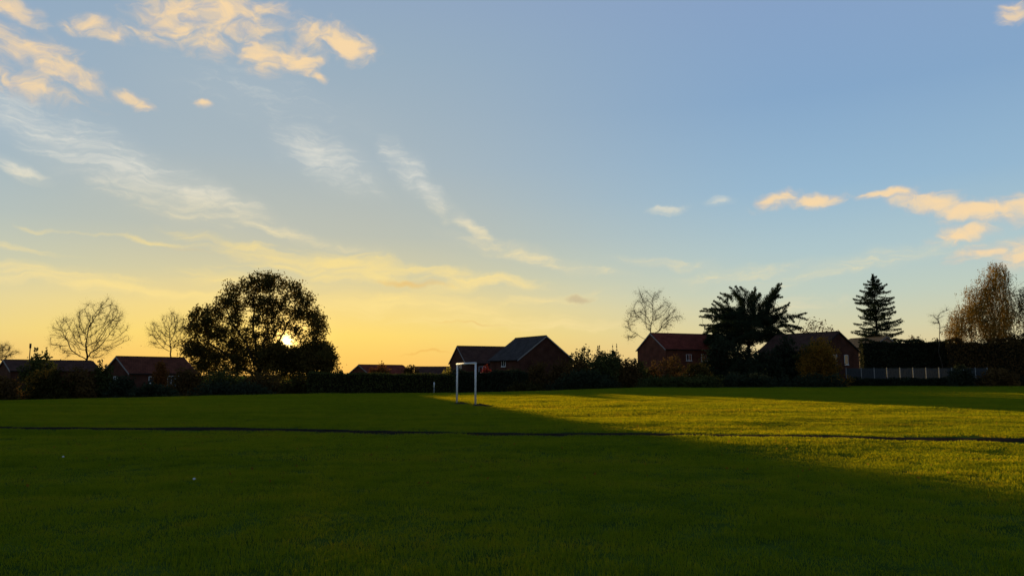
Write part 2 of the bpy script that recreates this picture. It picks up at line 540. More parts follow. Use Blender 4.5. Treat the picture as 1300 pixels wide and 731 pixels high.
gx, gy = axis(-70, 90, 1.25, 2500, 26), axis(-8, 130, 1.25, 3500, 26)
XX, YY = np.meshgrid(gx, gy)
ZZ = ground(XX, YY)
vv = np.stack([XX.ravel(), YY.ravel(), ZZ.ravel()], 1)
nx, ny = len(gx), len(gy)
idx = np.arange(nx * ny).reshape(ny, nx)
ff = np.stack([idx[:-1, :-1], idx[:-1, 1:], idx[1:, 1:], idx[1:, :-1]], -1).reshape(-1, 4)
fld = link('field', pydata('field', vv, ff.tolist()), M['turf'], smooth=True)
tag(fld, kind='structure')


def path_y(x):
    return np.interp(x, [-90, -16, -7, 1.1, 12.8, 90], [33.5, 23.1, 21.75, 20.65, 18.6, 7.5])


PW = 0.52
xs = np.arange(-80, 60.1, 0.5)
pv, pf = [], []
for i, x in enumerate(xs):
    y = float(path_y(x))
    wob = .05 * sin(x * 1.7) + .04 * sin(x * 4.1 + 1)
    for k, off in enumerate((-PW + wob, -PW / 3, PW / 3, PW + .05 * sin(x * 2.3 + 2))):
        yy = y + off
        pv.append((x, yy, gz(x, yy) + (.012 if k in (1, 2) else .006)))
for i in range(len(xs) - 1):
    for k in range(3):
        a = i * 4 + k
        pf.append((a, a + 4, a + 5, a + 1))
pth = link('path', pydata('path', pv, pf), M['tarmac'], smooth=True)
tag(pth, kind='structure')

# grass: square metres of real blades, scattered with geometry nodes
patches = bpy.data.collections.new('grass_patches')
for k in range(6):
    nb = 380
    r = .34 * np.sqrt(rng.random(nb)); th = rng.random(nb) * 2 * pi
    cx, cy = r * np.cos(th), r * np.sin(th)
    h = rng.uniform(.016, .055, nb) * (1 + .4 * (rng.random(nb) < .04)); w = rng.uniform(.0020, .0038, nb)
    a = rng.random(nb) * 2 * pi; lean = rng.uniform(.1, .75, nb) * h; la = rng.random(nb) * 2 * pi
    ux, uy = np.cos(a) * w, np.sin(a) * w
    lx, ly = np.cos(la) * lean, np.sin(la) * lean
    P = np.zeros((nb, 5, 3))
    P[:, 0] = np.stack([cx - ux, cy - uy, np.full(nb, -.005)], 1)
    P[:, 1] = np.stack([cx + ux, cy + uy, np.full(nb, -.005)], 1)
    P[:, 2] = np.stack([cx + ux * .8 + lx * .4, cy + uy * .8 + ly * .4, h * .6], 1)
    P[:, 3] = np.stack([cx - ux * .8 + lx * .4, cy - uy * .8 + ly * .4, h * .6], 1)
    P[:, 4] = np.stack([cx + lx, cy + ly, h], 1)
    f = []
    for i in range(nb):
        b = i * 5
        f += [(b, b + 1, b + 2, b + 3), (b + 3, b + 2, b + 4)]
    me = pydata('grass_patch', P.reshape(-1, 3), f)
    me.materials.append(M['grass'])
    patches.objects.link(bpy.data.objects.new('grass_patch', me))


def zone(y0, y1, step, sc, hs, xr):
    out = []
    for y in np.arange(y0, y1, step):
        half = min(xr, .78 * y + 7)
        x = np.arange(-half, half, step)
        x = x + rng.uniform(-.5, .5, len(x)) * step
        yy = y + rng.uniform(-.5, .5, len(x)) * step
        out.append(np.stack([x, yy, np.full(len(x), sc), np.full(len(x), hs)], 1))
    return np.concatenate(out)


pts = np.concatenate([zone(1.0, 14, .32, .86, .9, 60), zone(14, 30, .46, 1.35, 1.0, 60), zone(30, 62, .7, 2.1, 1.25, 60), zone(62, 125, 1.25, 3.8, 1.5, 110)])
keep = np.abs(pts[:, 1] - path_y(pts[:, 0])) > PW + .12 * pts[:, 2] + rng.uniform(-.10, .10, len(pts)) + .08 * np.sin(pts[:, 0] * 1.1) * np.sin(pts[:, 0] * 2.7 + pts[:, 1])
for gpx, gpy, gY in ((580, 512.6, 41.2), (603.5, 514.9, 38.7)):      # worn away round the goal posts
    gp = at(gpx, gpy, gY)
    keep &= np.hypot((pts[:, 0] - gp.x - .25) * .9, pts[:, 1] - gp.y + .1) > rng.uniform(.65, 1.0, len(pts))
pts = pts[keep]
gm_ = bpy.data.meshes.new('grass')
gm_.vertices.add(len(pts))
gm_.vertices.foreach_set('co', np.stack([pts[:, 0], pts[:, 1], ground(pts[:, 0], pts[:, 1])], 1).ravel())
at_ = gm_.attributes.new('sc', 'FLOAT_VECTOR', 'POINT')
hx, hy = pts[:, 0], pts[:, 1]
tuft = .5 + .18 * np.sin(hx * 1.9 + 1.3 * np.sin(hy * .9)) + .17 * np.sin(hy * 2.3 + 1.7 * np.sin(hx * .7)) + .15 * np.sin(hx * .63 - hy * .8)
hv = pts[:, 3] * rng.uniform(.75, 1.25, len(pts)) * (.62 + .72 * tuft)
at_.data.foreach_set('vector', np.stack([pts[:, 2], pts[:, 2], hv], 1).ravel())
gobj = link('grass', gm_, M['grass'])
tag(gobj, 'short mown green grass covering the playing field', 'grass', kind='stuff')
ng = bpy.data.node_groups.new('grass_scatter', 'GeometryNodeTree')
ng.interface.new_socket(name='Geometry', in_out='INPUT', socket_type='NodeSocketGeometry')
ng.interface.new_socket(name='Geometry', in_out='OUTPUT', socket_type='NodeSocketGeometry')
gi, gout = ng.nodes.new('NodeGroupInput'), ng.nodes.new('NodeGroupOutput')
iop = ng.nodes.new('GeometryNodeInstanceOnPoints')
ci = ng.nodes.new('GeometryNodeCollectionInfo')
ci.inputs['Collection'].default_value = patches
ci.inputs['Separate Children'].default_value = True
ci.inputs['Reset Children'].default_value = True
rv = ng.nodes.new('FunctionNodeRandomValue'); rv.data_type = 'FLOAT_VECTOR'
rv.inputs[0].default_value = (0, 0, 0); rv.inputs[1].default_value = (0, 0, 2 * pi)
na = ng.nodes.new('GeometryNodeInputNamedAttribute'); na.data_type = 'FLOAT_VECTOR'; na.inputs['Name'].default_value = 'sc'
ng.links.new(gi.outputs[0], iop.inputs['Points'])
ng.links.new(ci.outputs[0], iop.inputs['Instance'])
iop.inputs['Pick Instance'].default_value = True
ng.links.new(rv.outputs[0], iop.inputs['Rotation'])
ng.links.new(na.outputs[0], iop.inputs['Scale'])
ng.links.new(iop.outputs[0], gout.inputs[0])
gobj.modifiers.new('scatter', 'NODES').node_group = ng


# ------------------------------------------------------------------ plants
def leaves(name, cen, size, mat, parent, droop=0.0, asp=.62):
    """one mesh of many small leaf-shaped faces (a diamond each)"""
    n = len(cen)
    cen = np.asarray(cen, float)
    sz = size * rng.uniform(.6, 1.35, n)
    u = rng.normal(size=(n, 3)); u[:, 2] -= droop
    u /= np.linalg.norm(u, axis=1, keepdims=True)
    v = rng.normal(size=(n, 3))
    v -= (v * u).sum(1, keepdims=True) * u
    v /= np.linalg.norm(v, axis=1, keepdims=True)
    a, b = u * sz[:, None], v * (sz * asp)[:, None]
    P = np.stack([cen - a, cen + b - a * .15, cen + a, cen - b - a * .15], 1).reshape(-1, 3)
    me = bpy.data.meshes.new(name)
    me.vertices.add(4 * n); me.vertices.foreach_set('co', P.ravel())
    me.loops.add(4 * n); me.loops.foreach_set('vertex_index', np.arange(4 * n))
    me.polygons.add(n); me.polygons.foreach_set('loop_start', np.arange(n) * 4)
    me.update(calc_edges=True)
    return link(name, me, mat, parent)


def inball(n, hollow=0.0):
    d = rng.normal(size=(n, 3)); d /= np.linalg.norm(d, axis=1, keepdims=True)
    r = (hollow ** 3 + (1 - hollow ** 3) * rng.random(n)) ** (1 / 3)
    return d * r[:, None]


def clumped(lobes, n, clump, per, hollow=.45):
    """leaf positions: clumps spread through ellipsoid lobes (cx,cy,cz,rx,ry,rz), so the crown has light and dark and gaps"""
    vol = np.array([max(.05, (l[3] * l[4] * l[5])) ** (2 / 3) for l in lobes]); vol /= vol.sum()
    out = []
    nc = max(1, n // per)
    pick = rng.choice(len(lobes), nc, p=vol)
    c = inball(nc, hollow)
    L = np.array(lobes)[pick]
    cc = L[:, :3] + c * L[:, 3:6]
    k = rng.normal(size=(nc, per, 3)) * clump * rng.uniform(.6, 1.3, (nc, 1, 1))
    return (cc[:, None, :] + k).reshape(-1, 3)


def grow(root, targets, step, kill, infl, first=None, maxit=160, jitter=.15):
    """space colonisation: limbs that reach for points of the crown. Returns nodes and parents"""
    nodes = [np.array(root, float)]
    par = [-1]
    for p in (first or []):
        nodes.append(np.array(p, float)); par.append(len(nodes) - 2)
    T = np.array(targets, float)
    for it in range(maxit):
        if len(T) == 0: break
        NN = np.array(nodes)
        d2 = ((T[:, None, :] - NN[None]) ** 2).sum(-1)
        j = d2.argmin(1); dm_ = np.sqrt(d2[np.arange(len(T)), j])
        ok = dm_ < infl if it > 6 else dm_ < 1e9
        if not ok.any():
            infl *= 1.5
            if infl > 1e3: break
            continue
        new = {}
        for k_ in np.unique(j[ok]):
            v = T[ok & (j == k_)] - NN[k_]
            v /= np.linalg.norm(v, axis=1, keepdims=True) + 1e-9
            s = v.sum(0) + .25 * np.linalg.norm(v.sum(0)) * ((NN[k_] - NN[par[k_]]) / (step + 1e-9) if par[k_] >= 0 else 0); s += rng.normal(size=3) * jitter * np.linalg.norm(s) / 1.0
            s /= np.linalg.norm(s) + 1e-9
            new[k_] = NN[k_] + s * step
        b4 = len(nodes)
        drop = np.zeros(len(T), bool)
        for k_, p in new.items():
            if ((NN - p) ** 2).sum(1).min() < (.45 * step) ** 2:
                drop |= ok & (j == k_)
                continue
            nodes.append(p); par.append(int(k_))
        if len(nodes) == b4:
            T = T[~drop]
            continue
        NN = np.array(nodes[b4:])
        d2 = ((T[:, None, :] - NN[None]) ** 2).sum(-1).min(1)
        T = T[(d2 > kill ** 2) & ~drop]
        if len(nodes) > 4000: break
    return np.array(nodes), par


def radii(nodes, par, tip, power=2.3):
    r = np.zeros(len(nodes))
    for i in range(len(nodes) - 1, -1, -1):
        if r[i] == 0: r[i] = tip
        else: r[i] = r[i] ** (1 / power)
        if par[i] >= 0: r[par[i]] += r[i] ** power
    return r


def skeleton(name, nodes, par, r, mat, parent, sides=5):
    """one connected mesh: a ring at each node joined to its parent's ring"""
    n = len(nodes)
    V, Fc = [], []
    kids = [[] for _ in range(n)]
    for i, p in enumerate(par):
        if p >= 0: kids[p].append(i)
    for i in range(n):
        p = par[i]
        if p >= 0: d = nodes[i] - nodes[p]
        else: d = np.array([0, 0, 1.0])
        if kids[i] and p >= 0:
            d = d + (nodes[kids[i][0]] - nodes[i])
        d = Vector(d).normalized() if np.linalg.norm(d) > 1e-6 else Vector((0, 0, 1))
        a = d.orthogonal().normalized() if abs(d.z) < .9 else Vector((1, 0, 0)).cross(d).normalized()
        b = d.cross(a)
        rr = r[i] * (1.5 if p < 0 else 1)
        for k in range(sides):
            t = 2 * pi * k / sides
            q = Vector(nodes[i]) + a * (cos(t) * rr) + b * (sin(t) * rr)
            V.append(q)
    for i in range(n):
        p = par[i]
        if p < 0: continue
        A = [V[p * sides + k] for k in range(sides)]; B = [V[i * sides + k] for k in range(sides)]
        best = min(range(sides), key=lambda s: sum((A[k] - B[(k + s) % sides]).length_squared for k in range(sides)))
        for k in range(sides):
            k2 = (k + 1) % sides
            Fc.append((p * sides + k, p * sides + k2, i * sides + (k2 + best) % sides, i * sides + (k + best) % sides))
    return link(name, pydata(name, V, Fc), mat, parent, smooth=True)


def lobe(px, py, r, Y, base, dy=0.0, ry=None, q=1.0, qz=1.0):
    """a crown lobe from where it shows: centre, radius in picture units; returned in the plant's own coordinates"""
    p = at(px, py, Y)
    R = r * Y / F
    return (p.x - base.x, dy, p.z - base.z, R * q, (ry or R), R * qz)


def base_of(px, Y):
    x = (px - 650) / F * Y
    return Vector((x, Y, gz(x, Y)))


def deciduous(name, label, cat, px, Y, lobs, leafn, leafsize, leafm, barkm='bark', tip=.02, trunk_h=.25, npts=260, step=.6, clump=.35, per=14, group=None, depth=1.0, twigs=0, twig_len=.8, sides=5, hollow=.45, power=2.3, trunk_r=None, gaps=(), skirt=()):
    b = base_of(px, Y)
    root = empty(name, b, label, cat, group)
    L = []
    top = max(at(*l[:2], Y).z + l[2] * Y / F for l in lobs) - b.z
    for l in lobs:
        R = l[2] * Y / F
        dy = rng.uniform(-1, 1) * depth * R
        L.append(lobe(l[0], l[1], l[2], Y, b, dy, R * 1.15, l[3] if len(l) > 3 else 1, l[4] if len(l) > 4 else 1))
    T = clumped(L, npts, .1, 1, .25)
    h = top * trunk_h
    first = [(0.02 * k * rng.normal(), 0.02 * k * rng.normal(), h * k / 5) for k in range(1, 6)]
    nodes, par = grow((0, 0, -.2), T, step, step * 1.6, step * 14, first)
    r = radii(nodes, par, tip, power)
    if trunk_r:
        r = np.maximum(tip, r * (1 + (trunk_r / r[0] - 1) * (r / r[0]) ** .5))
    skeleton('trunk', nodes, par, r, M[barkm], root, sides)
    if twigs:
        # fine twigs on the outer limbs: thin three-sided spikes, each forking once or twice
        outer = np.where(r < tip * 2.6)[0]
        pick = rng.choice(outer, twigs)
        dirs = nodes[pick] - nodes[np.array(par)[pick]]
        dirs /= np.linalg.norm(dirs, axis=1, keepdims=True) + 1e-9
        st = nodes[pick] - dirs * rng.random((twigs, 1)) * step
        u = dirs + rng.normal(size=(twigs, 3)) * .75; u[:, 2] += .25
        u /= np.linalg.norm(u, axis=1, keepdims=True)
        ln = twig_len * rng.uniform(.4, 1.3, (twigs, 1))
        w = rng.normal(size=(twigs, 3)); w -= (w * u).sum(1, keepdims=True) * u; w /= np.linalg.norm(w, axis=1, keepdims=True)
        mid = st + u * ln * .55 + w * ln * .08
        end = st + u * ln + rng.normal(size=(twigs, 3)) * ln * .12
        fork = mid + (u + w * .7) * ln * .45
        t = tip * .55
        x = np.cross(u, w)
        P = np.stack([st + w * t, st - w * t, st + x * t, mid, end, mid + x * t * .8, fork], 1).reshape(-1, 3)
        f = []
        for i in range(twigs):
            o_ = i * 7
            f += [(o_, o_ + 1, o_ + 3), (o_ + 1, o_ + 2, o_ + 3), (o_ + 3, o_ + 5, o_ + 4), (o_ + 3, o_ + 5, o_ + 6)]
        link('twigs', pydata('twigs', P, f), M[barkm], root)
    if leafn:
        if twigs:
            tips = np.where(r < tip * 2.2)[0]
            c = nodes[rng.choice(tips, leafn)] + rng.normal(size=(leafn, 3)) * step * .9
        else:
            c = clumped(L, leafn, clump, per, hollow)
            if skirt:  # extra leaves added low in the crown to keep sun off the foreground
                SK = [lobe(l[0], l[1], l[2], Y, b, rng.uniform(-2, 2), 3.0) for l in skirt]
                c = np.concatenate([c, clumped(SK, int(leafn * .29), clump, per, .1)])
            for (gx_, gy_, gr) in gaps:           # a gap in the leaves, as wide right through the crown
                v = np.array(ray(gx_, gy_).normalized())
                w_ = c + np.array(b) - np.array((0, 0, CAMH))
                c = c[np.linalg.norm(np.cross(w_, v), axis=1) > gr * Y / F * rng.uniform(.35, 1.15, len(c)) * (rng.random(len(c)) > .10)]
        leaves('crown', c, leafsize, M[leafm], root)
    return root


def bush(label, px, half, top, Y, leafm, n=1400, size=.16, name='garden_bush', cat='bush', group='bushes along the far edge of the field', tips=0, spread=1.0, dens_hollow=.35, low=1.0):
    b = base_of(px, Y)
    R = half * Y / F
    H = at(px, top, Y).z - b.z
    root = empty(name, b, label, cat, group)
    L = []
    m = max(5, int(9 * spread))
    for k in range(m):
        t = (k + rng.random()) / m * 2 - 1
        e = sqrt(max(.12, 1 - abs(t) ** 3.6))
        hh = H * (e * rng.uniform(.72, 1.0) if abs(t) > .3 else rng.uniform(.9, 1.0))
        rr = R * rng.uniform(.28, .45)
        rz = min(hh * .5, rr * rng.uniform(.8, 1.2))
        z_ = hh - rz
        L.append((t * R * .78, rng.uniform(-.6, .6) * R * .6, z_, rr, rr, rz))
        while z_ > 0:
            z_ -= rr * 1.1
            L.append((t * R * .82 + rng.uniform(-.1, .1) * R, rng.uniform(-.6, .6) * R * .6, max(z_, .2), rr * 1.15, rr * 1.15, max(rz, rr)))
    size *= .85; n = int(max(n * 2.4, (420 if dens_hollow < .5 else 240) * H * 2 * R * (.125 / size) ** 2))
    c = clumped(L, n, .15 + R * .03, 12, dens_hollow)
    if tips:
        # upright leading shoots
        for k in range(tips):
            x0 = rng.uniform(-.5, .5) * R
            s = rng.random((40, 1))
            c = np.concatenate([c, np.array([[x0, 0, H * .75]]) + np.concatenate([rng.normal(size=(40, 1)) * .22 * (1 - s), rng.normal(size=(40, 1)) * .22 * (1 - s), s * H * .35], 1)])
    c[:, 2] = np.maximum(c[:, 2], .05)
    leaves('foliage', c, size, M[leafm], root)
    T = clumped(L, 40, .1, 1, .2)
    nodes, par = grow((0, 0, -.1), T, max(.35, H * .1), max(.4, H * .12), H * 3, None, 40)
    skeleton('stem', nodes, par, radii(nodes, par, .018), M['bark'], root, 4)
    return root


def hedge(name, label, p0, p1, depth, mat, n, size, group=None, wob=.12):
    """clipped hedge between two points (px, top, Y): a leafy solid with a slightly uneven top"""
    a, c = at(*p0), at(*p1)
    b = Vector((a.x, a.y, min(gz(a.x, a.y), gz(c.x, c.y))))
    root = empty(name, b, label, 'hedge', group)
    d = Vector((c.x - a.x, c.y - a.y)); Ln = d.length; d.normalize()
    nrm_ = Vector((-d.y, d.x))
    h0, h1 = a.z - b.z, c.z - b.z
    # woody inside
    k = max(2, int(Ln / 1.0))
    V, Fc = [], []
    for i in range(k + 1):
        t = i / k
        h = (h0 + (h1 - h0) * t) * (.975 + .01 * sin(i * 1.3) + rng.uniform(-.01, .01))
        for (o_, z) in ((-.42, 0), (-.40, h * .6), (-.30, h), (.30, h), (.40, h * .6), (.42, 0)):
            q = d * (t * Ln) + nrm_ * (o_ * depth + rng.uniform(-.05, .05))
            V.append((q.x, q.y, z))
        if i:
            o2, o1 = i * 6, i * 6 - 6
            for j in range(5):
                Fc.append((o1 + j, o2 + j, o2 + j + 1, o1 + j + 1))
    Fc += [tuple(range(6)), tuple(range(k * 6 + 5, k * 6 - 1, -1))]
    link('branches', pydata('branches', V, Fc), M['hedge_wood'], root)
    t = rng.random(n)
    en = rng.random(n) < .06
    t = np.where(en, rng.choice([-.004, 1.004], n), t)
    h = h0 + (h1 - h0) * t
    face = rng.random(n)
    bump_ = wob * (np.sin(t * Ln * .9 + 1) + .6 * np.sin(t * Ln * 2.3))
    o_ = np.where(face < .55, -.5, np.where(face < .8, rng.uniform(-.5, .5, n), .5)) * depth + rng.normal(size=n) * .07
    o_ = np.where(en, rng.uniform(-.5, .5, n) * depth, o_)
    z = np.where((face >= .55) & (face < .8) & ~en, h, h * rng.random(n) ** .9) + rng.normal(size=n) * .09 + np.where(face >= .55, bump_ * .5, 0)
    z = np.where((face < .55) | (face >= .8), np.minimum(z, h + bump_ * .4), z)
    q = np.stack([d.x * t * Ln + nrm_.x * o_, d.y * t * Ln + nrm_.y * o_, np.maximum(z, .03)], 1)
    leaves('foliage', q, size, M[mat], root)
    return root


# the big tree the sun shows through
oak_lobes = [(315, 362, 15), (335, 357, 14), (352, 363, 12), (372, 371, 14), (388, 384, 13), (294, 368, 10), (283, 384, 11), (300, 386, 14), (274, 400, 13), (256, 404, 13),
             (246, 418, 12), (262, 420, 12), (247, 440, 13), (262, 441, 12), (280, 424, 11), (300, 408, 10), (322, 380, 12), (342, 384, 10), (358, 390, 12), (378, 398, 11), (399, 403, 12),
             (406, 418, 11), (397, 424, 8), (335, 428, 8), (318, 426, 9), (324, 408, 7), (343, 412, 7), (300, 436, 12), (282, 448, 13), (256, 460, 13), (310, 452, 12), (386, 428, 6),
             (404, 440, 11), (412, 455, 11), (395, 452, 11), (378, 458, 10), (358, 462, 12), (342, 452, 9), (300, 468, 15), (330, 470, 13), (360, 474, 13), (385, 472, 13), (405, 470, 13), (275, 470, 14), (416, 464, 9), (417, 453, 8), (414, 444, 8), (345, 436, 7), (372, 450, 11), (390, 447, 11), (352, 455, 12), (409, 448, 12), (340, 450, 11), (365, 454, 11), (385, 455, 12), (400, 458, 12), (325, 455, 12), (420, 458, 8),
             (345, 424, 8), (373, 419, 8), (358, 414, 8), (384, 436, 7), (352, 443, 8), (333, 402, 10), (346, 400, 9), (330, 440, 9), (293, 424, 11), (375, 445, 7)]
deciduous('oak_tree', 'large spreading leafy tree in silhouette with the low sun shining through its crown', 'tree', 331, 147, oak_lobes,
          62000, .21, 'leaf_oak', tip=.035, trunk_h=.16, npts=560, step=.75, clump=.5, per=34, depth=.7, hollow=.25, trunk_r=.62, gaps=((362, 432, 7.0), (377, 437, 4.6), (353, 423, 2.6), (371, 423, 2.8), (349, 434, 2.2), (375, 428, 3.0), (384, 431, 2.4), (365, 419, 2.4), (380, 420, 2.2), (344, 426, 2.0), (358, 414, 2.2)), skirt=[(px_, 450 + 6 * sin(px_ * .31), 9) for px_ in range(344, 424, 8)] + [(px_, 461 + 4 * sin(px_ * .4), 9) for px_ in range(350, 420, 8)] + [(px_, 452 + 10 * sin(px_ * .17), 9) for px_ in range(246, 330, 15)])  # small gaps added round the sun so its glow bleeds through the leaves

# leafless trees on the left
deciduous('bare_tree', 'leafless spreading tree with a forked trunk behind the long low dark roof', 'tree', 109, 130,
          [(130, 398, 18), (112, 398, 16), (90, 415, 17), (75, 425, 12), (148, 415, 15), (118, 425, 20), (100, 440, 16), (140, 438, 16), (156, 428, 8), (72, 438, 8), (135, 385, 9), (80, 408, 9), (105, 405, 10), (158, 415, 7), (150, 400, 9), (66, 418, 5), (128, 445, 12)],
          700, .075, 'leaf_brown', 'bark', tip=.019, trunk_h=.2, npts=1500, step=.45, twigs=6500, twig_len=1.2, group='leafless trees')
deciduous('bare_tree', 'leafless tree just left of the big sunlit tree, above the red roof', 'tree', 219, 133,
          [(215, 408, 14), (198, 418, 12), (232, 415, 12), (210, 430, 16), (230, 435, 12), (192, 432, 8), (222, 402, 8)],
          350, .075, 'leaf_brown', 'bark', tip=.017, trunk_h=.22, npts=1000, step=.45, twigs=4000, twig_len=1.1, group='leafless trees')
deciduous('bare_tree', 'small faint leafless tree at the far left edge of the picture', 'tree', 6, 150,
          [(6, 446, 12), (20, 450, 8), (-10, 448, 12), (2, 440, 8)],
          0, .1, 'leaf_brown', 'bark', tip=.015, trunk_h=.25, npts=260, step=.5, twigs=4200, twig_len=1.0, group='leafless trees')
deciduous('bare_tree', 'thin leafless birch with two stems behind the gable of the red brick house', 'tree', 824, 140,
          [(815, 378, 9), (835, 375, 8), (825, 392, 14), (805, 400, 12), (845, 395, 14), (860, 402, 8), (795, 415, 8), (830, 412, 14), (850, 412, 10), (812, 368, 4), (838, 368, 4), (800, 428, 8)],
          1300, .09, 'leaf_brown', 'bark', tip=.017, trunk_h=.2, npts=620, step=.55, twigs=4500, twig_len=1.2, group='leafless trees')
deciduous('bare_tree', 'thin leafless shrub tree on the left flank of the golden birch', 'tree', 1194, 118,
          [(1192, 408, 9), (1186, 400, 6), (1198, 398, 8), (1195, 418, 9)],
          0, .1, 'leaf_brown', 'bark_pale', tip=.018, trunk_h=.3, npts=130, step=.5, twigs=600, twig_len=.9, group='leafless trees')
deciduous('small_tree', 'sparse small treetop showing above the ridge of the dark gabled house', 'tree', 1040, 134,
          [(1030, 416, 8), (1045, 416, 8), (1037, 412, 6), (1052, 420, 6), (1022, 421, 7)],
          520, .15, 'leaf_brown', 'bark', tip=.02, trunk_h=.5, npts=90, step=.5, twigs=300, twig_len=.8)


# golden weeping birch
def weeping(label, px, Y, lobs, strands, leafm, size, group=None, name='birch_tree'):
    b = base_of(px, Y)
    root = empty(name, b, label, 'tree', group)
    L = [lobe(l[0], l[1], l[2], Y, b, rng.uniform(-.8, .8) * l[2] * Y / F, None) for l in lobs]
    T = clumped(L, 420, .1, 1, .2)
    top = max(l[2] + l[5] for l in L)
    nodes, par = grow((0, 0, -.2), T, .6, .9, 9, [(0, 0, top * .08 * k) for k in range(1, 5)])
    r = radii(nodes, par, .02)
    skeleton('trunk', nodes, par, r, M['bark_pale'], root, 5)
    tips = np.where(r < .06)[0]
    c = []
    for k in rng.choice(tips, strands):
        p = nodes[k]
        ln = rng.uniform(.8, 3.0)
        m = int(ln * 9)
        s = np.sort(rng.random(m))
        p = p + rng.normal(size=3) * (.55, .7, .3)
        dr = rng.normal(size=2) * .3
        c.append(np.stack([p[0] + dr[0] * s + rng.normal(size=m) * .07, p[1] + dr[1] * s + rng.normal(size=m) * .07, p[2] + .2 - s * ln], 1))
    c.append(clumped(L, strands * 2, .3, 14, .2))
    c = np.concatenate(c)
    c = c[c[:, 2] > .6]
    leaves('crown', c, size, M[leafm], root, droop=1.2)
    return root


weeping('tall golden weeping birch, tallest tree at the right end', 1252, 119,
        [(1216, 412, 12), (1226, 396, 11), (1210, 428, 9), (1286, 400, 8), (1263, 338, 8), (1270, 343, 8), (1262, 345, 9), (1274, 352, 8), (1272, 356, 12), (1282, 375, 9), (1280, 395, 10), (1238, 372, 10), (1248, 352, 8), (1208, 420, 9), (1240, 400, 14), (1258, 410, 14), (1255, 362, 12), (1243, 375, 14), (1265, 380, 16), (1230, 390, 13), (1250, 398, 16), (1272, 405, 14), (1218, 402, 10), (1225, 415, 12), (1245, 420, 14), (1212, 410, 6), (1270, 425, 12)],
        3000, 'leaf_birch', .085)
weeping('drooping darker birch cut off by the right edge of the picture', 1308, 121,
        [(1296, 366, 7), (1310, 372, 12), (1292, 385, 8), (1305, 392, 12), (1300, 410, 10), (1318, 400, 12)],
        700, 'leaf_olive', .085)


# conifers
def conifer_spruce(label, px, top, halfs, Y, group=None):
    """halfs: list of (y pixel, left half-width, right half-width)"""
    b = base_of(px, Y)
    root = empty('spruce_tree', b, label, 'tree', group)
    H = at(px, top, Y).z - b.z
    n = 14
    nodes = [(0, 0, -.2)] + [(.03 * rng.normal(), .03 * rng.normal(), H * k / n) for k in range(1, n + 1)]
    nodes = np.array(nodes, float)
    par = [-1] + list(range(n))
    r = np.array([.38 * (1 - k / (n + .5)) + .02 for k in range(n + 1)])
    nd, pr, rr = list(nodes), par[:], list(r)
    ys = [h[0] for h in halfs]
    C_ = []
    z = at(px, halfs[-1][0], Y).z - b.z
    nb = 112
    for k in range(nb):
        f = ((k + rng.random()) / nb) ** .9
        zz = z + (H * .985 - z) * f + rng.uniform(-.25, .25)
        yp = halfs[-1][0] + (top - halfs[-1][0]) * f
        lw, rw = np.interp(yp, ys, [h[1] for h in halfs]), np.interp(yp, ys, [h[2] for h in halfs])
        a = rng.uniform(0, 2 * pi)
        if rng.random() < .45: a = rng.choice([0, pi]) + rng.uniform(-.5, .5)
        w = (rw if cos(a) > 0 else lw) * Y / F
        ln = max(.3, w * (rng.uniform(.45, 1.0) if rng.random() < .8 else rng.uniform(1.0, 1.25)))
        tr = min(n, max(1, int(zz / H * n)))
        rise = rng.uniform(-.28, .16) + .3 * max(0, f - .6)
        cur = rng.uniform(.25, .55)
        for q in (.35, .7, 1.0):
            sag = -cur * ln * q + (cur + .05) * ln * q * q + rise * ln * q
            nd.append(np.array([cos(a) * ln * q, sin(a) * ln * q, zz + sag])); pr.append(tr if q == .35 else len(nd) - 2); rr.append(.05 * (1.1 - q) + .012)
        m = int(40 + ln * 62)
        s = rng.random(m) ** .7
        side = rng.normal(size=m) * (.08 + .15 * ln * (1 - s * .8))
        sag = -cur * ln * s + (cur + .05) * ln * s * s + rise * ln * s
        C_.append(np.stack([cos(a) * ln * s - sin(a) * side, sin(a) * ln * s + cos(a) * side, zz + sag - np.abs(rng.normal(size=m)) * .34 * (1.05 - .5 * s)], 1))
    skeleton('trunk', np.array(nd), pr, np.array(rr), M['bark'], root, 5)
    leaves('crown', np.concatenate(C_), .15, M['leaf_needle'], root, droop=.5, asp=.42)
    return root


conifer_spruce('tall dark spruce of drooping tiers beside the small grey roof', 1113, 347,
               [(347, 1, 1), (355, 9, 9), (365, 18, 16), (378, 22, 21), (390, 28, 25), (405, 27, 30), (420, 30, 31), (432, 26, 26)], 150)


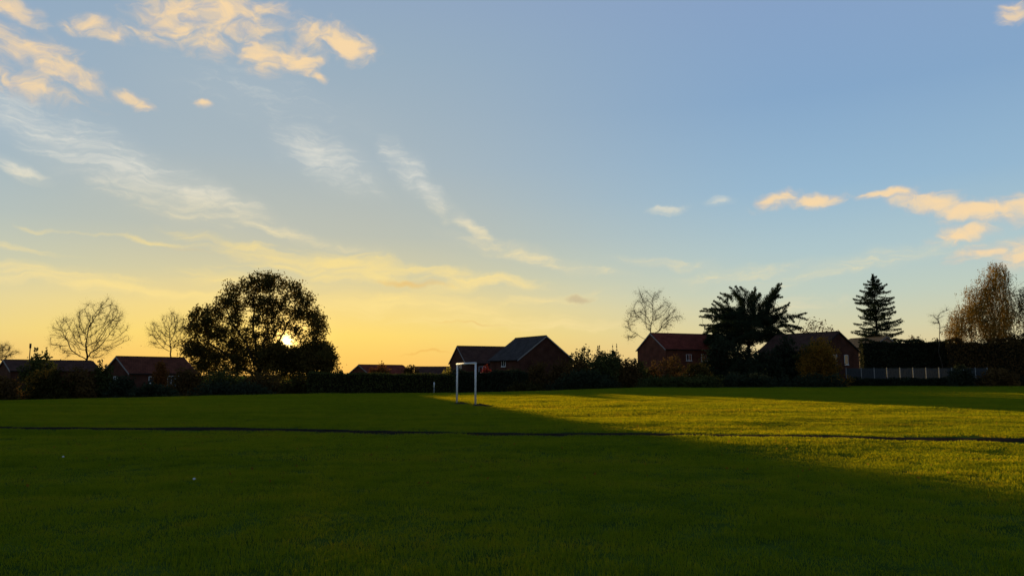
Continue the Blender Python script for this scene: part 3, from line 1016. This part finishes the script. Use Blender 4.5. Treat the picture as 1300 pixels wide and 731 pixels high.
def cedar(label, px, Y, pads):
    """flat pads of needles (centre, half length, half thickness, slope) carried by limbs that reach for them"""
    b = base_of(px, Y)
    root = empty('cedar_tree', b, label, 'tree')
    C_, T = [], []
    for (cx, cy, hl, ht, sl) in pads:
        for rep in range(3):
            p = at(cx + (rng.normal() * 3 if rep else 0), cy + (rng.normal() * 2 + 1.5 if rep else 0), Y)
            c = np.array([p.x - b.x, rng.normal() * (3.0 if rep else .8), p.z - b.z])
            a = radians(sl + rng.normal() * 20)
            u = np.array([cos(a), rng.normal() * .35, sin(a)]); u /= np.linalg.norm(u)
            n_ = np.array([-sin(a), 0, cos(a)]) * (1 if cos(a) >= 0 else -1)
            m = int(hl * (ht + 1) * 8)
            k = Y / F
            ln = rng.uniform(-1, 1, m) * hl * k
            ta = (1.05 - .75 * (ln / (hl * k) * .5 + .5))
            th_ = rng.normal(size=m) * ht * .5 * k * ta
            de = rng.normal(size=m) * .55 * ta
            q = c + u * ln[:, None] + n_ * th_[:, None]
            q[:, 1] += de
            C_.append(q)
            T += [c, c + u * hl * k * .8]
    topn = max(t[2] for t in T)
    first = [(0.05 * rng.normal() - .25 * k / 5, 0, topn * .6 * k / 5) for k in range(1, 6)]
    nodes, par = grow((0, 0, -.2), T, .6, .8, 9, first, jitter=.08)
    r = radii(nodes, par, .02)
    r = np.maximum(.02, r * (1 + (.27 / r[0] - 1) * (r / r[0]) ** .5))
    skeleton('trunk', nodes, par, r, M['bark'], root, 6)
    leaves('crown', np.concatenate(C_), .13, M['leaf_needle'], root, asp=.42)
    return root


cedar('broad dark cedar with flat layered limbs and an upswept tip between two brick houses', 951, 127,
      [(963, 371, 10, 3, 60), (958, 380, 12, 5, 55), (987, 369, 12, 3.5, 42), (980, 376, 14, 4.5, 42), (971, 385, 14, 5, 40), (992, 376, 7, 2.5, 30), (932, 370, 9, 3, 140), (940, 378, 12, 5, 125), (926, 377, 8, 3, 155),
       (945, 386, 14, 6, 110), (918, 388, 14, 3.5, 165), (908, 390, 8, 2.5, 170), (925, 393, 14, 4, 165), (912, 400, 14, 3.5, 175), (902, 402, 8, 2.5, 180), (928, 402, 16, 5, 175), (940, 396, 16, 6, 150), (955, 393, 16, 6, 90),
       (968, 396, 14, 5, 40), (955, 404, 20, 6, 0), (975, 404, 14, 4, 10), (990, 402, 16, 3.5, -3), (1003, 404, 10, 2.5, -8), (985, 409, 14, 3, -5), (1000, 413, 14, 3, -8), (1010, 415, 8, 2, -10), (975, 413, 16, 4, -5),
       (915, 411, 14, 4, 185), (905, 413, 8, 3, 185), (928, 413, 16, 5, 180), (945, 412, 16, 5, 180), (960, 412, 14, 4, 0), (912, 422, 14, 5, 190), (925, 423, 14, 5, 185), (938, 421, 14, 4, 180), (972, 421, 14, 4, -5),
       (988, 421, 12, 3, -8), (960, 421, 10, 3, 0), (910, 429, 14, 7, 190), (922, 434, 14, 7, 185), (906, 438, 10, 7, 190), (932, 428, 12, 6, 185), (928, 412, 16, 7, 170), (918, 402, 12, 6, 160), (943, 429, 9, 5, 185), (963, 429, 10, 5, -5), (955, 434, 8, 3, 0), (935, 433, 12, 6, 188), (972, 431, 12, 5, -8), (982, 433, 12, 5, -12), (925, 428, 16, 7, 185), (948, 425, 12, 5, 180), (967, 425, 12, 5, 0), (985, 394, 10, 3, 25), (935, 404, 14, 7, 165), (980, 426, 14, 5, -12), (990, 430, 12, 4, -14), (970, 408, 14, 7, 15), (962, 400, 14, 7, 60), (948, 402, 14, 7, 120), (905, 420, 8, 3, 190), (978, 428, 10, 3, -5), (918, 430, 12, 4, 190)])


# ------------------------------------------------------------------ houses
def house(name, label, r1, r2, width, eave_z, roof, wall, zr=None, over=.3, barge=(True, True), windows=(), chimney=None, cat='house', group=None, verge_mat='white_wood', gutter=True):
    """gabled house from the two ends of its ridge (px, py, Y): walls, two roof slopes, verge boards, gutters, windows"""
    a, c = at(*r1), at(*r2)
    z_r = zr if zr else a.z
    d = Vector((c.x - a.x, c.y - a.y)); Ln = d.length; d.normalize()
    mid = Vector(((a.x + c.x) / 2, (a.y + c.y) / 2))
    gzv = gz(mid.x, mid.y)
    root = empty(name, (mid.x, mid.y, gzv), label, cat, group)
    root.rotation_euler = (0, 0, atan2(d.y, d.x))
    hl, hw = Ln / 2 - over * .6, width / 2
    er, rr = eave_z - gzv, z_r - gzv
    # walls (with the gables), open inside
    V = [(-hl, -hw, -.3), (hl, -hw, -.3), (hl, hw, -.3), (-hl, hw, -.3), (-hl, -hw, er), (hl, -hw, er), (hl, hw, er), (-hl, hw, er), (-hl, 0, rr - .05), (hl, 0, rr - .05)]
    Fc = [(0, 1, 5, 4), (2, 3, 7, 6), (1, 2, 6, 9, 5), (3, 0, 4, 8, 7), (3, 2, 1, 0)]
    me = pydata('wall', V, Fc)
    uvl = me.uv_layers.new(name='UVMap')
    for pl in me.polygons:
        for li in pl.loop_indices:
            v = me.vertices[me.loops[li].vertex_index].co
            uvl.data[li].uv = ((v.x if abs(pl.normal.y) > .5 else v.y), v.z)
    link('wall', me, M[wall], root)
    # roof slopes with thickness
    pitch = atan2(rr - er, hw)
    ov = over
    th = .12
    ey, ez = hw + ov * cos(pitch), er - ov * sin(pitch)
    for s in (-1, 1):
        xa, xb = -hl - over * .6, hl + over * .6
        nl = 26
        V, Fc = [], []
        P0, P1 = Vector((0, 0, rr + .06)), Vector((0, s * ey, ez + .06))
        down = Vector((0, -s * sin(pitch) * th * 0, -th))
        for x in (xa, xb):
            for p in (P0, P1):
                V.append((x, p.y, p.z)); V.append((x, p.y + down.y, p.z + down.z))
        Fc = [(0, 2, 6, 4), (1, 5, 7, 3), (0, 1, 3, 2), (4, 6, 7, 5), (2, 3, 7, 6)]
        if s > 0:
            Fc = [tuple(reversed(f)) for f in Fc]
        me = pydata('roof', V, Fc)
        uvl = me.uv_layers.new(name='UVMap')
        for pl in me.polygons:
            for li in pl.loop_indices:
                v = me.vertices[me.loops[li].vertex_index].co
                uvl.data[li].uv = (v.x, abs(v.y) / cos(pitch))
        link('roof', me, M[roof], root)
        if gutter:
            link('gutter', box_mesh('gutter', xa, xb, min(s * ey, s * (ey + .11)), max(s * ey, s * (ey + .11)), ez - .06, ez + .05), M['black_plastic'], root)
    # ridge tiles
    bm = bmesh.new()
    for x0, x1 in [(-hl - over * .6 + i * .45, -hl - over * .6 + i * .45 + .44) for i in range(int((2 * hl + over * 1.2) / .45))]:
        vs = [bm.verts.new(p) for p in ((x0, -.13, rr + .02), (x0, 0, rr + .14), (x0, .13, rr + .02), (x1, -.13, rr + .02), (x1, 0, rr + .15), (x1, .13, rr + .02))]
        for f in ((0, 1, 4, 3), (1, 2, 5, 4), (0, 2, 1), (3, 4, 5)):
            bm.faces.new([vs[i] for i in f])
    me = bpy.data.meshes.new('ridge'); bm.to_mesh(me); bm.free()
    rg = link('ridge', me, M['mud'] if roof != 'tile_red' else M['brick_dark'], root)
    rg['kind'] = 'stuff'
    # verge boards
    for e_, on in zip((-1, 1), barge):
        if not on: continue
        for s in (-1, 1):
            x0 = e_ * (hl + over * .6 + .004); x1 = x0 + e_ * .04
            V = []
            for x in (x0, x1):
                V += [(x, 0, rr + .05), (x, s * ey, ez + .04), (x, s * ey, ez - .18), (x, 0, rr - .17)]
            Fc = [(0, 1, 2, 3), (7, 6, 5, 4), (0, 4, 5, 1), (1, 5, 6, 2), (2, 6, 7, 3), (3, 7, 4, 0)]
            link('verge_board', pydata('verge_board', V, Fc), M[verge_mat], root)
    # windows: (side, along, z centre above world, w, h, panes) side: 'f','b' long walls; 'l','r' gables
    for wn_ in windows:
        side, u, zc, w, h, k = wn_[:6]
        blind = len(wn_) > 6
        fr = bpy.data.objects.new('window', None)
        bm = bmesh.new()
        t = .07
        zc = zc - gzv
        bevel_box(bm, -w / 2, w / 2, -.05, .04, h / 2 - t, h / 2); bevel_box(bm, -w / 2, w / 2, -.05, .04, -h / 2, -h / 2 + t)
        for i in range(k + 1):
            x = -w / 2 + (w - t) * i / k
            bevel_box(bm, x, x + t, -.046, .036, -h / 2 + t, h / 2 - t)
        me = bpy.data.meshes.new('window'); bm.to_mesh(me); bm.free()
        wo_ = link('window', me, M['white_paint'], root)
        rot, loc_ = {'f': (0, (u, -hw - .012, zc)), 'b': (pi, (u, hw + .012, zc)), 'l': (-pi / 2, (-hl - .012, u, zc)), 'r': (pi / 2, (hl + .012, u, zc))}[side]
        wo_.location = loc_; wo_.rotation_euler = (0, 0, rot)
        bpy.data.objects.remove(fr)
        for i in range(k):
            x0 = -w / 2 + (w - t) * i / k + t; x1 = -w / 2 + (w - t) * (i + 1) / k
            link('pane', box_mesh('pane', x0, x1, -.02, -.008, -h / 2 + t, h / 2 - t), M['curtain'] if blind else M['glass'], wo_)
        link('sill', box_mesh('sill', -w / 2 - .08, w / 2 + .08, -.12, .02, -h / 2 - .07, -h / 2 - .004), M['white_paint'], wo_)
    if chimney:
        x, w, hgt = chimney
        ch = link('chimney', box_mesh('chimney', x - w / 2, x + w / 2, -w * .4, w * .4, rr - .5, rr + hgt, .01), M[wall], root)
        uvl = ch.data.uv_layers.new(name='UVMap')
        for pl in ch.data.polygons:
            for li in pl.loop_indices:
                v = ch.data.vertices[ch.data.loops[li].vertex_index].co
                uvl.data[li].uv = ((v.x if abs(pl.normal.y) > .5 else v.y), v.z)
        for s in (-1, 1):
            bm = bmesh.new()
            bmesh.ops.create_cone(bm, cap_ends=True, segments=10, radius1=.12, radius2=.09, depth=.35)
            me = bpy.data.meshes.new('chimney_pot'); bm.to_mesh(me); bm.free()
            link('chimney_pot', me, M['tile_red'], ch, (x + s * w * .22, 0, rr + hgt + .17))
    return root


HG = 'houses beyond the field'
house('brick_bungalow', 'long low dark-roofed bungalow at the far left, half hidden by tall shrubs', (4, 457, 112), (118, 458, 121), 8, 2.3, 'tile_brown', 'brick_dark', group=HG,
      windows=(('f', -3, 1.0, 1.8, 1.1, 3),))
house('brick_bungalow', 'red-roofed bungalow with white-framed windows left of the big tree', (147, 453, 110), (234, 454, 119), 7.4, 1.95, 'tile_rust', 'brick_dark', group=HG, zr=4.3,
      windows=(('f', -1.6, .9, 1.5, 1.0, 2), ('f', 1.5, .75, 1.9, 1.5, 3), ('l', 0, .9, 1.2, 1.0, 2)))
house('brick_house', 'distant low house with pale verge boards, its gable peeping over the middle hedge', (455, 463, 170), (512, 464, 180), 8, 1.8, 'tile_red', 'brick', group=HG, over=.4)
house('brick_house', 'far long low roof in a straight line above the hedge, left of the goal', (527, 465.5, 205), (585, 466, 207), 8, 1.9, 'tile_brown', 'brick_dark', group=HG)
house('brick_house', 'dark brick house with level ridge directly behind the white goal', (580, 439.5, 140), (652, 440.5, 145), 8.6, 3.9, 'tile_brown', 'brick_dark', group=HG,
      windows=(('f', -2.5, 2.6, 1.4, 1.2, 2), ('l', -1.5, 3.0, 1.2, 1.2, 2)))
house('brick_house', 'dark brick house turning its broad gable and pale verge boards to the field', (694, 427, 122), (654, 430, 131), 10.4, 4.25, 'tile_grey', 'brick_dark', zr=8.0, group=HG, over=.45,
      windows=(('f', -3.0, 3.55, 2.2, 1.5, 3, 1), ('f', 1.2, 3.7, 1.2, 1.2, 2, 1), ('b', 0, 3.6, 1.4, 1.2, 2)))
house('brick_house', 'red brick house with red tiled roof and pale verge behind the leafless birch', (825, 423, 130), (905, 424, 135.5), 8.6, 6.1, 'tile_red', 'brick', group=HG,
      windows=(('f', -1.9, 4.6, 1.1, 1.1, 2), ('f', 1.6, 4.6, 1.8, 1.2, 3), ('f', -1.6, 1.9, 1.8, 1.3, 3)))
house('brick_house', 'dark gabled brick house half buried in dark shrubs and yellow leaves', (985, 423, 122), (1066, 421.5, 112), 9.4, 5.3, 'tile_brown', 'brick_dark', zr=8.1, group=HG,
      windows=(('r', -1.2, 3.9, .9, 1.5, 1), ('r', 1.5, 3.9, .9, 1.5, 1)), verge_mat='black_plastic')
house('brick_house', 'grey-roofed house with a small pale gable at the foot of the spruce', (1126, 427.5, 139), (1078, 430, 150), 5.6, 7.0, 'tile_grey', 'brick_buff', group=HG, zr=8.8)

# ------------------------------------------------------------------ hedges
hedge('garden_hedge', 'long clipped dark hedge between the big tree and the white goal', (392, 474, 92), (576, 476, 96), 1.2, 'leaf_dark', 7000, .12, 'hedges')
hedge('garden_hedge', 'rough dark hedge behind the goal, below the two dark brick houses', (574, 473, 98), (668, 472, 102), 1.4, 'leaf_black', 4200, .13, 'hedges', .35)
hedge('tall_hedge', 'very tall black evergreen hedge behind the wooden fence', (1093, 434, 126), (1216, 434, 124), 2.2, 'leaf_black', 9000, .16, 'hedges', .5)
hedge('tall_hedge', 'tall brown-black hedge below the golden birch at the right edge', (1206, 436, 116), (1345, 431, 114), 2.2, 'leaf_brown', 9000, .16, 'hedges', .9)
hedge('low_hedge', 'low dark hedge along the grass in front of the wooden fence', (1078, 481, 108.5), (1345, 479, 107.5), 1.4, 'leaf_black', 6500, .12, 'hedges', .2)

# ------------------------------------------------------------------ bushes
bush('dark ragged bush at the extreme left edge', 10, 22, 478, 82, 'leaf_brown')
bush('tall dark shrub with a pointed top in front of the far left roof', 52, 22, 446, 96, 'leaf_dark', 2600, .17, tips=4)
bush('rounded olive-brown shrub in front of the far left bungalow', 66, 27, 464, 84, 'leaf_olive', 2600)
bush('dark brown shrub below the forked leafless tree', 104, 24, 462, 86, 'leaf_brown', 2400)
bush('near-black shrub at the left gable of the red-roofed bungalow', 136, 20, 461, 88, 'leaf_dark', 2200, tips=2)
bush('low dark shrub below the left window of the red-roofed bungalow', 162, 22, 478, 74, 'leaf_black', 1500)
bush('low dark shrub under the white windows of the bungalow', 200, 28, 488, 72, 'leaf_black', 2000)
bush('slim rust-leaved shrub against the red roof', 207, 9, 458, 96, 'leaf_rust', 700, .13)
bush('brown shrub under the left skirt of the big tree', 240, 27, 464, 92, 'leaf_brown', 2000)
bush('large dark thicket at the left of the big tree trunk', 285, 34, 468, 108, 'leaf_dark', 3600)
bush('large dark thicket hiding the foot of the big tree', 335, 36, 470, 112, 'leaf_brown', 3600)
bush('olive shrub at the right foot of the big tree', 382, 24, 474, 98, 'leaf_olive', 2200)
bush('low black shrubs nearest the grass below the big tree', 300, 46, 486, 80, 'leaf_black', 2600)
bush('small far bush in the gap right of the big tree', 432, 7, 467, 150, 'leaf_dark', 300, .2)
bush('orange-leaved shrub in front of the distant low house', 483, 16, 459, 140, 'leaf_rust', 1300, .16)
bush('brown round bush between the two distant roofs', 521, 12, 460, 150, 'leaf_brown', 900, .17)
bush('yellow-green bush glowing left of the goal', 569, 9, 467, 99, 'leaf_yellowgreen', 700, .13)
bush('red-leaved bush seen through the goal', 617, 9, 464, 104, 'leaf_red', 600, .13)
bush('dark bush under the pale windows of the broad-gabled house', 652, 20, 466, 104, 'leaf_dark', 1700)
bush('brown bush against the broad dark gable', 684, 20, 459, 104, 'leaf_brown', 1900)
bush('low olive bush right of the goal at the grass edge', 668, 24, 484, 92, 'leaf_olive', 1400)
bush('reddish brown bush at the right corner of the broad gable', 712, 20, 455, 106, 'leaf_brown', 1800)
bush('airy dark shrub with arching top right of the broad-gabled house', 738, 17, 439, 108, 'leaf_dark', 1300, .17, dens_hollow=.7)
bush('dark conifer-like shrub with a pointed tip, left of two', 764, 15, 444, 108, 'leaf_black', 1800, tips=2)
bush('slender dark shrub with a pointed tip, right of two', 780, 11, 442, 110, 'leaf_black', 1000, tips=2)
bush('wide low dark shrub at the grass edge between goal and red brick house', 745, 44, 468, 96, 'leaf_black', 3600)
bush('dark shrub filling the gap below the two pointed shrubs', 768, 32, 448, 102, 'leaf_dark', 3800)
bush('dark shrub beside the right corner of the broad gable', 734, 20, 453, 101, 'leaf_brown', 2200)
bush('dark shrub touching the left corner of the red brick house', 797, 18, 455, 101, 'leaf_brown', 2200)
bush('dark shrub under the red brick gable', 806, 24, 458, 104, 'leaf_dark', 2200)
bush('open reddish shrub in front of the red brick wall', 852, 17, 451, 103, 'leaf_brown', 900, .15, dens_hollow=.6)
bush('slender brown shrub at the front corner of the red brick house', 829, 9, 455, 105, 'leaf_brown', 500, .15, dens_hollow=.6)
bush('low dark green shrub in front of the red brick house', 842, 28, 477, 96, 'leaf_dark', 2200)
bush('orange-tinged round bush at the right end of the red brick house', 884, 18, 458, 104, 'leaf_olive', 1700)
bush('low green shrub below the orange-tinged bush', 884, 32, 481, 95, 'leaf_dark', 2200)
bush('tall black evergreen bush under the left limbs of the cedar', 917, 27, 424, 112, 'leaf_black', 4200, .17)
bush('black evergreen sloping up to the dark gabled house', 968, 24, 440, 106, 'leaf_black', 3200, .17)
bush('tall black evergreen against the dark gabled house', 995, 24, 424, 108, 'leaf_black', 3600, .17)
bush('yellow-leaved autumn bush against the dark gabled house', 1040, 28, 426, 104, 'leaf_gold', 1500, .13, dens_hollow=.6)
bush('dark bush behind the thin yellow leaves', 1030, 32, 432, 107, 'leaf_dark', 3000, .16)
bush('low dark bush below the yellow leaves', 1025, 36, 482, 98, 'leaf_black', 2600)
bush('low dark shrub under the cedar at the grass edge', 950, 34, 474, 97, 'leaf_black', 2800)
bush('black evergreen bush wedged between the cedar trunk and the taller one on its left', 937, 13, 438, 110.5, 'leaf_black', 2600)
bush('dark shrub hiding the foot of the cedar trunk', 951, 25, 440, 110, 'leaf_black', 3000)
bush('round blue-black bush growing over the fence', 1216, 16, 462, 105, 'leaf_black', 1700)
bush('brown treetop bush rising over the tall black hedge', 1164, 16, 426, 132, 'leaf_brown', 1500, .17)
bush('brown bush over the hedge end beside the golden birch', 1184, 13, 429, 130, 'leaf_brown', 1200, .17)
bush('golden olive bush at the right edge under the drooping birch', 1290, 22, 418, 118, 'leaf_olive', 2200, .17)
bush('dark shrub at the right end of the wooden fence', 1262, 26, 466, 107, 'leaf_brown', 2200)

# ------------------------------------------------------------------ wooden fence with concrete posts
fp = [1074, 1093, 1109.5, 1126, 1142.5, 1159, 1175.5, 1192, 1208, 1223, 1238, 1253]
p0 = at(1074, 467, 110)
fence = empty('panel_fence', (p0.x, p0.y, gz(p0.x, p0.y)), 'grey wooden panel fence with pale concrete posts in front of the tall black hedge', 'fence')
fz = gz(p0.x, p0.y)
pos = []
for i, px in enumerate(fp):
    p = at(px, 467, 110 - .08 * i)
    pos.append(Vector((p.x - p0.x, p.y - p0.y, p.z - fz)))
htop = pos[0].z
post_me = box_mesh('post', -.06, .06, -.06, .06, -.2, htop + .06, .01)
post_me.materials.append(M['concrete'])
for v in pos:
    o = bpy.data.objects.new('post', post_me); C.objects.link(o); o.parent = fence; o.location = (v.x, v.y, 0)
for a, b in zip(pos[:-1], pos[1:]):
    d = Vector((b.x - a.x, b.y - a.y)); Ln = d.length - .14
    bm = bmesh.new()
    nb = 14
    for k in range(nb):
        x = -Ln / 2 + Ln * k / nb
        bevel_box(bm, x, x + Ln / nb - .012, -.012 - .006 * (k % 2), .004 - .006 * (k % 2), .25, htop - .02 - .015 * random.random())
    for z in (.5, htop * .6, htop - .25):
        bevel_box(bm, -Ln / 2, Ln / 2, .006, .04, z, z + .09)
    me = bpy.data.meshes.new('panel'); bm.to_mesh(me); bm.free()
    o = link('panel', me, M['fence_wood'], fence, ((a.x + b.x) / 2, (a.y + b.y) / 2, 0)); o.rotation_euler = (0, 0, atan2(d.y, d.x))
    o['kind'] = 'stuff'
    g = link('gravel_board', box_mesh('gravel_board', -Ln / 2, Ln / 2, -.025, .025, -.1, .24), M['concrete'], fence, ((a.x + b.x) / 2, (a.y + b.y) / 2, 0)); g.rotation_euler = (0, 0, atan2(d.y, d.x))

# ------------------------------------------------------------------ goal
pl, pr_ = at(580, 512.6, 41.2), at(603.5, 514.9, 38.7)
zl, zr_ = gz(pl.x, pl.y), gz(pr_.x, pr_.y)
goal = empty('football_goal', ((pl.x + pr_.x) / 2, (pl.y + pr_.y) / 2, (zl + zr_) / 2), 'small white metal football goal without a net standing on the field', 'goal')
gc = goal.location


def tube(name, a, b, r, mat, parent, sides=14, cap=True):
    d = Vector(b) - Vector(a)
    bm = bmesh.new()
    bmesh.ops.create_cone(bm, cap_ends=cap, segments=sides, radius1=r, radius2=r, depth=d.length)
    for f in bm.faces:
        f.smooth = len(f.verts) == 4
    bmesh.ops.transform(bm, matrix=Matrix.Translation((Vector(a) + Vector(b)) / 2) @ d.to_track_quat('Z', 'Y').to_matrix().to_4x4(), verts=bm.verts)
    me = bpy.data.meshes.new(name); bm.to_mesh(me); bm.free()
    return link(name, me, mat, parent)


GH = 2.2
A, B = Vector((pl.x, pl.y, zl)) - gc, Vector((pr_.x, pr_.y, zr_)) - gc
tube('post', A + Vector((0, 0, -.1)), A + Vector((0, 0, GH)), .049, M['white_paint'], goal)
tube('post', B + Vector((0, 0, -.1)), B + Vector((0, 0, GH)), .049, M['white_paint'], goal)
dv = (B - A); dv.normalize()
tube('crossbar', A + Vector((0, 0, GH)) - dv * .055, B + Vector((0, 0, GH)) + dv * .049, .050, M['white_paint'], goal)
for P in (A, B):
    bm = bmesh.new()
    bmesh.ops.create_cone(bm, cap_ends=True, segments=14, radius1=.12, radius2=.085, depth=.10)
    me = bpy.data.meshes.new('ground_socket'); bm.to_mesh(me); bm.free()
    link('ground_socket', me, M['iron'], goal, P + Vector((0, 0, .03)))
for P in (A, B):
    # worn soil round the foot of each post
    bm = bmesh.new()
    m = 18
    c0 = P + gc + Vector((.25, -.1, 0))
    cen = bm.verts.new((c0.x, c0.y, gz(c0.x, c0.y) + .13))
    ring = []
    for k in range(m):
        t = 2 * pi * k / m
        rr_ = (.75 + .2 * sin(3 * t + P.x) + .12 * random.random())
        x, y = c0.x + cos(t) * rr_ * .62, c0.y + sin(t) * rr_ * .6
        ring.append(bm.verts.new((x, y, gz(x, y) + .012)))
    for k in range(m):
        bm.faces.new((cen, ring[k], ring[(k + 1) % m]))
    me = bpy.data.meshes.new('bare_ground'); bm.to_mesh(me); bm.free()
    tag(link('bare_ground', me, M['mud'], None, smooth=True), kind='structure')

# white marker post by the hedge
mb = at(551, 499.5, 88)
mp_ = empty('marker_post', (mb.x, mb.y, gz(mb.x, mb.y)), 'short white-topped marker post standing against the hedge left of the goal', 'post')
mh = at(551, 485, 88).z - mp_.location.z
tube('post', (0, 0, -.1), (0, 0, mh * .62), .06, M['concrete'], mp_, 10)
tube('cap', (0, 0, mh * .62), (0, 0, mh), .075, M['white_paint'], mp_, 10)

# aerial on the far-left house
ab = at(37, 459, 116)
am = empty('chimney_stack', (ab.x, ab.y, ab.z - .6), 'slim chimney stack with a cowl standing up behind the far left roof', 'chimney')
H_ = at(37, 436, 116).z - am.location.z
tube('flue', (0, 0, 0), (0, 0, H_ - .7), .07, M['iron'], am, 8)
tube('cowl', (0, 0, H_ - .72), (0, 0, H_), .15, M['iron'], am, 10)

# a few autumn leaves blown onto the grass
nl_ = 420
ly_ = 11 + 40 * rng.random(nl_) ** 1.3
lx_ = rng.uniform(-.8, .8, nl_) * ly_
ok_ = np.abs(ly_ - path_y(lx_)) > .8
lx_, ly_ = lx_[ok_], ly_[ok_]
fl = leaves('fallen_leaves', np.stack([lx_, ly_, ground(lx_, ly_) + .04], 1), .028, M['leaf_gold'], None)
tag(fl, 'scattered small dry leaves lying on the grass', 'leaves', kind='stuff')

# two scraps of white litter on the grass
for (px, py, lab) in ((246, 612.5, 'small crumpled white paper scrap on the grass, nearer and brighter of two'), (80, 582, 'tiny pale paper scrap on the grass at the far left, farther of two')):
    d = ray(px, py); k = CAMH / -d.z
    x, y = d.x * k, d.y * k
    bm = bmesh.new()
    bmesh.ops.create_icosphere(bm, subdivisions=2, radius=.025)
    for v in bm.verts:
        v.co *= random.uniform(.6, 1.2); v.co.z *= .6
    me = bpy.data.meshes.new('paper_scrap'); bm.to_mesh(me); bm.free()
    tag(link('paper_scrap', me, M['white_paint'], None, (x, y, gz(x, y) + .05)), lab, 'litter', 'paper scraps on the grass')
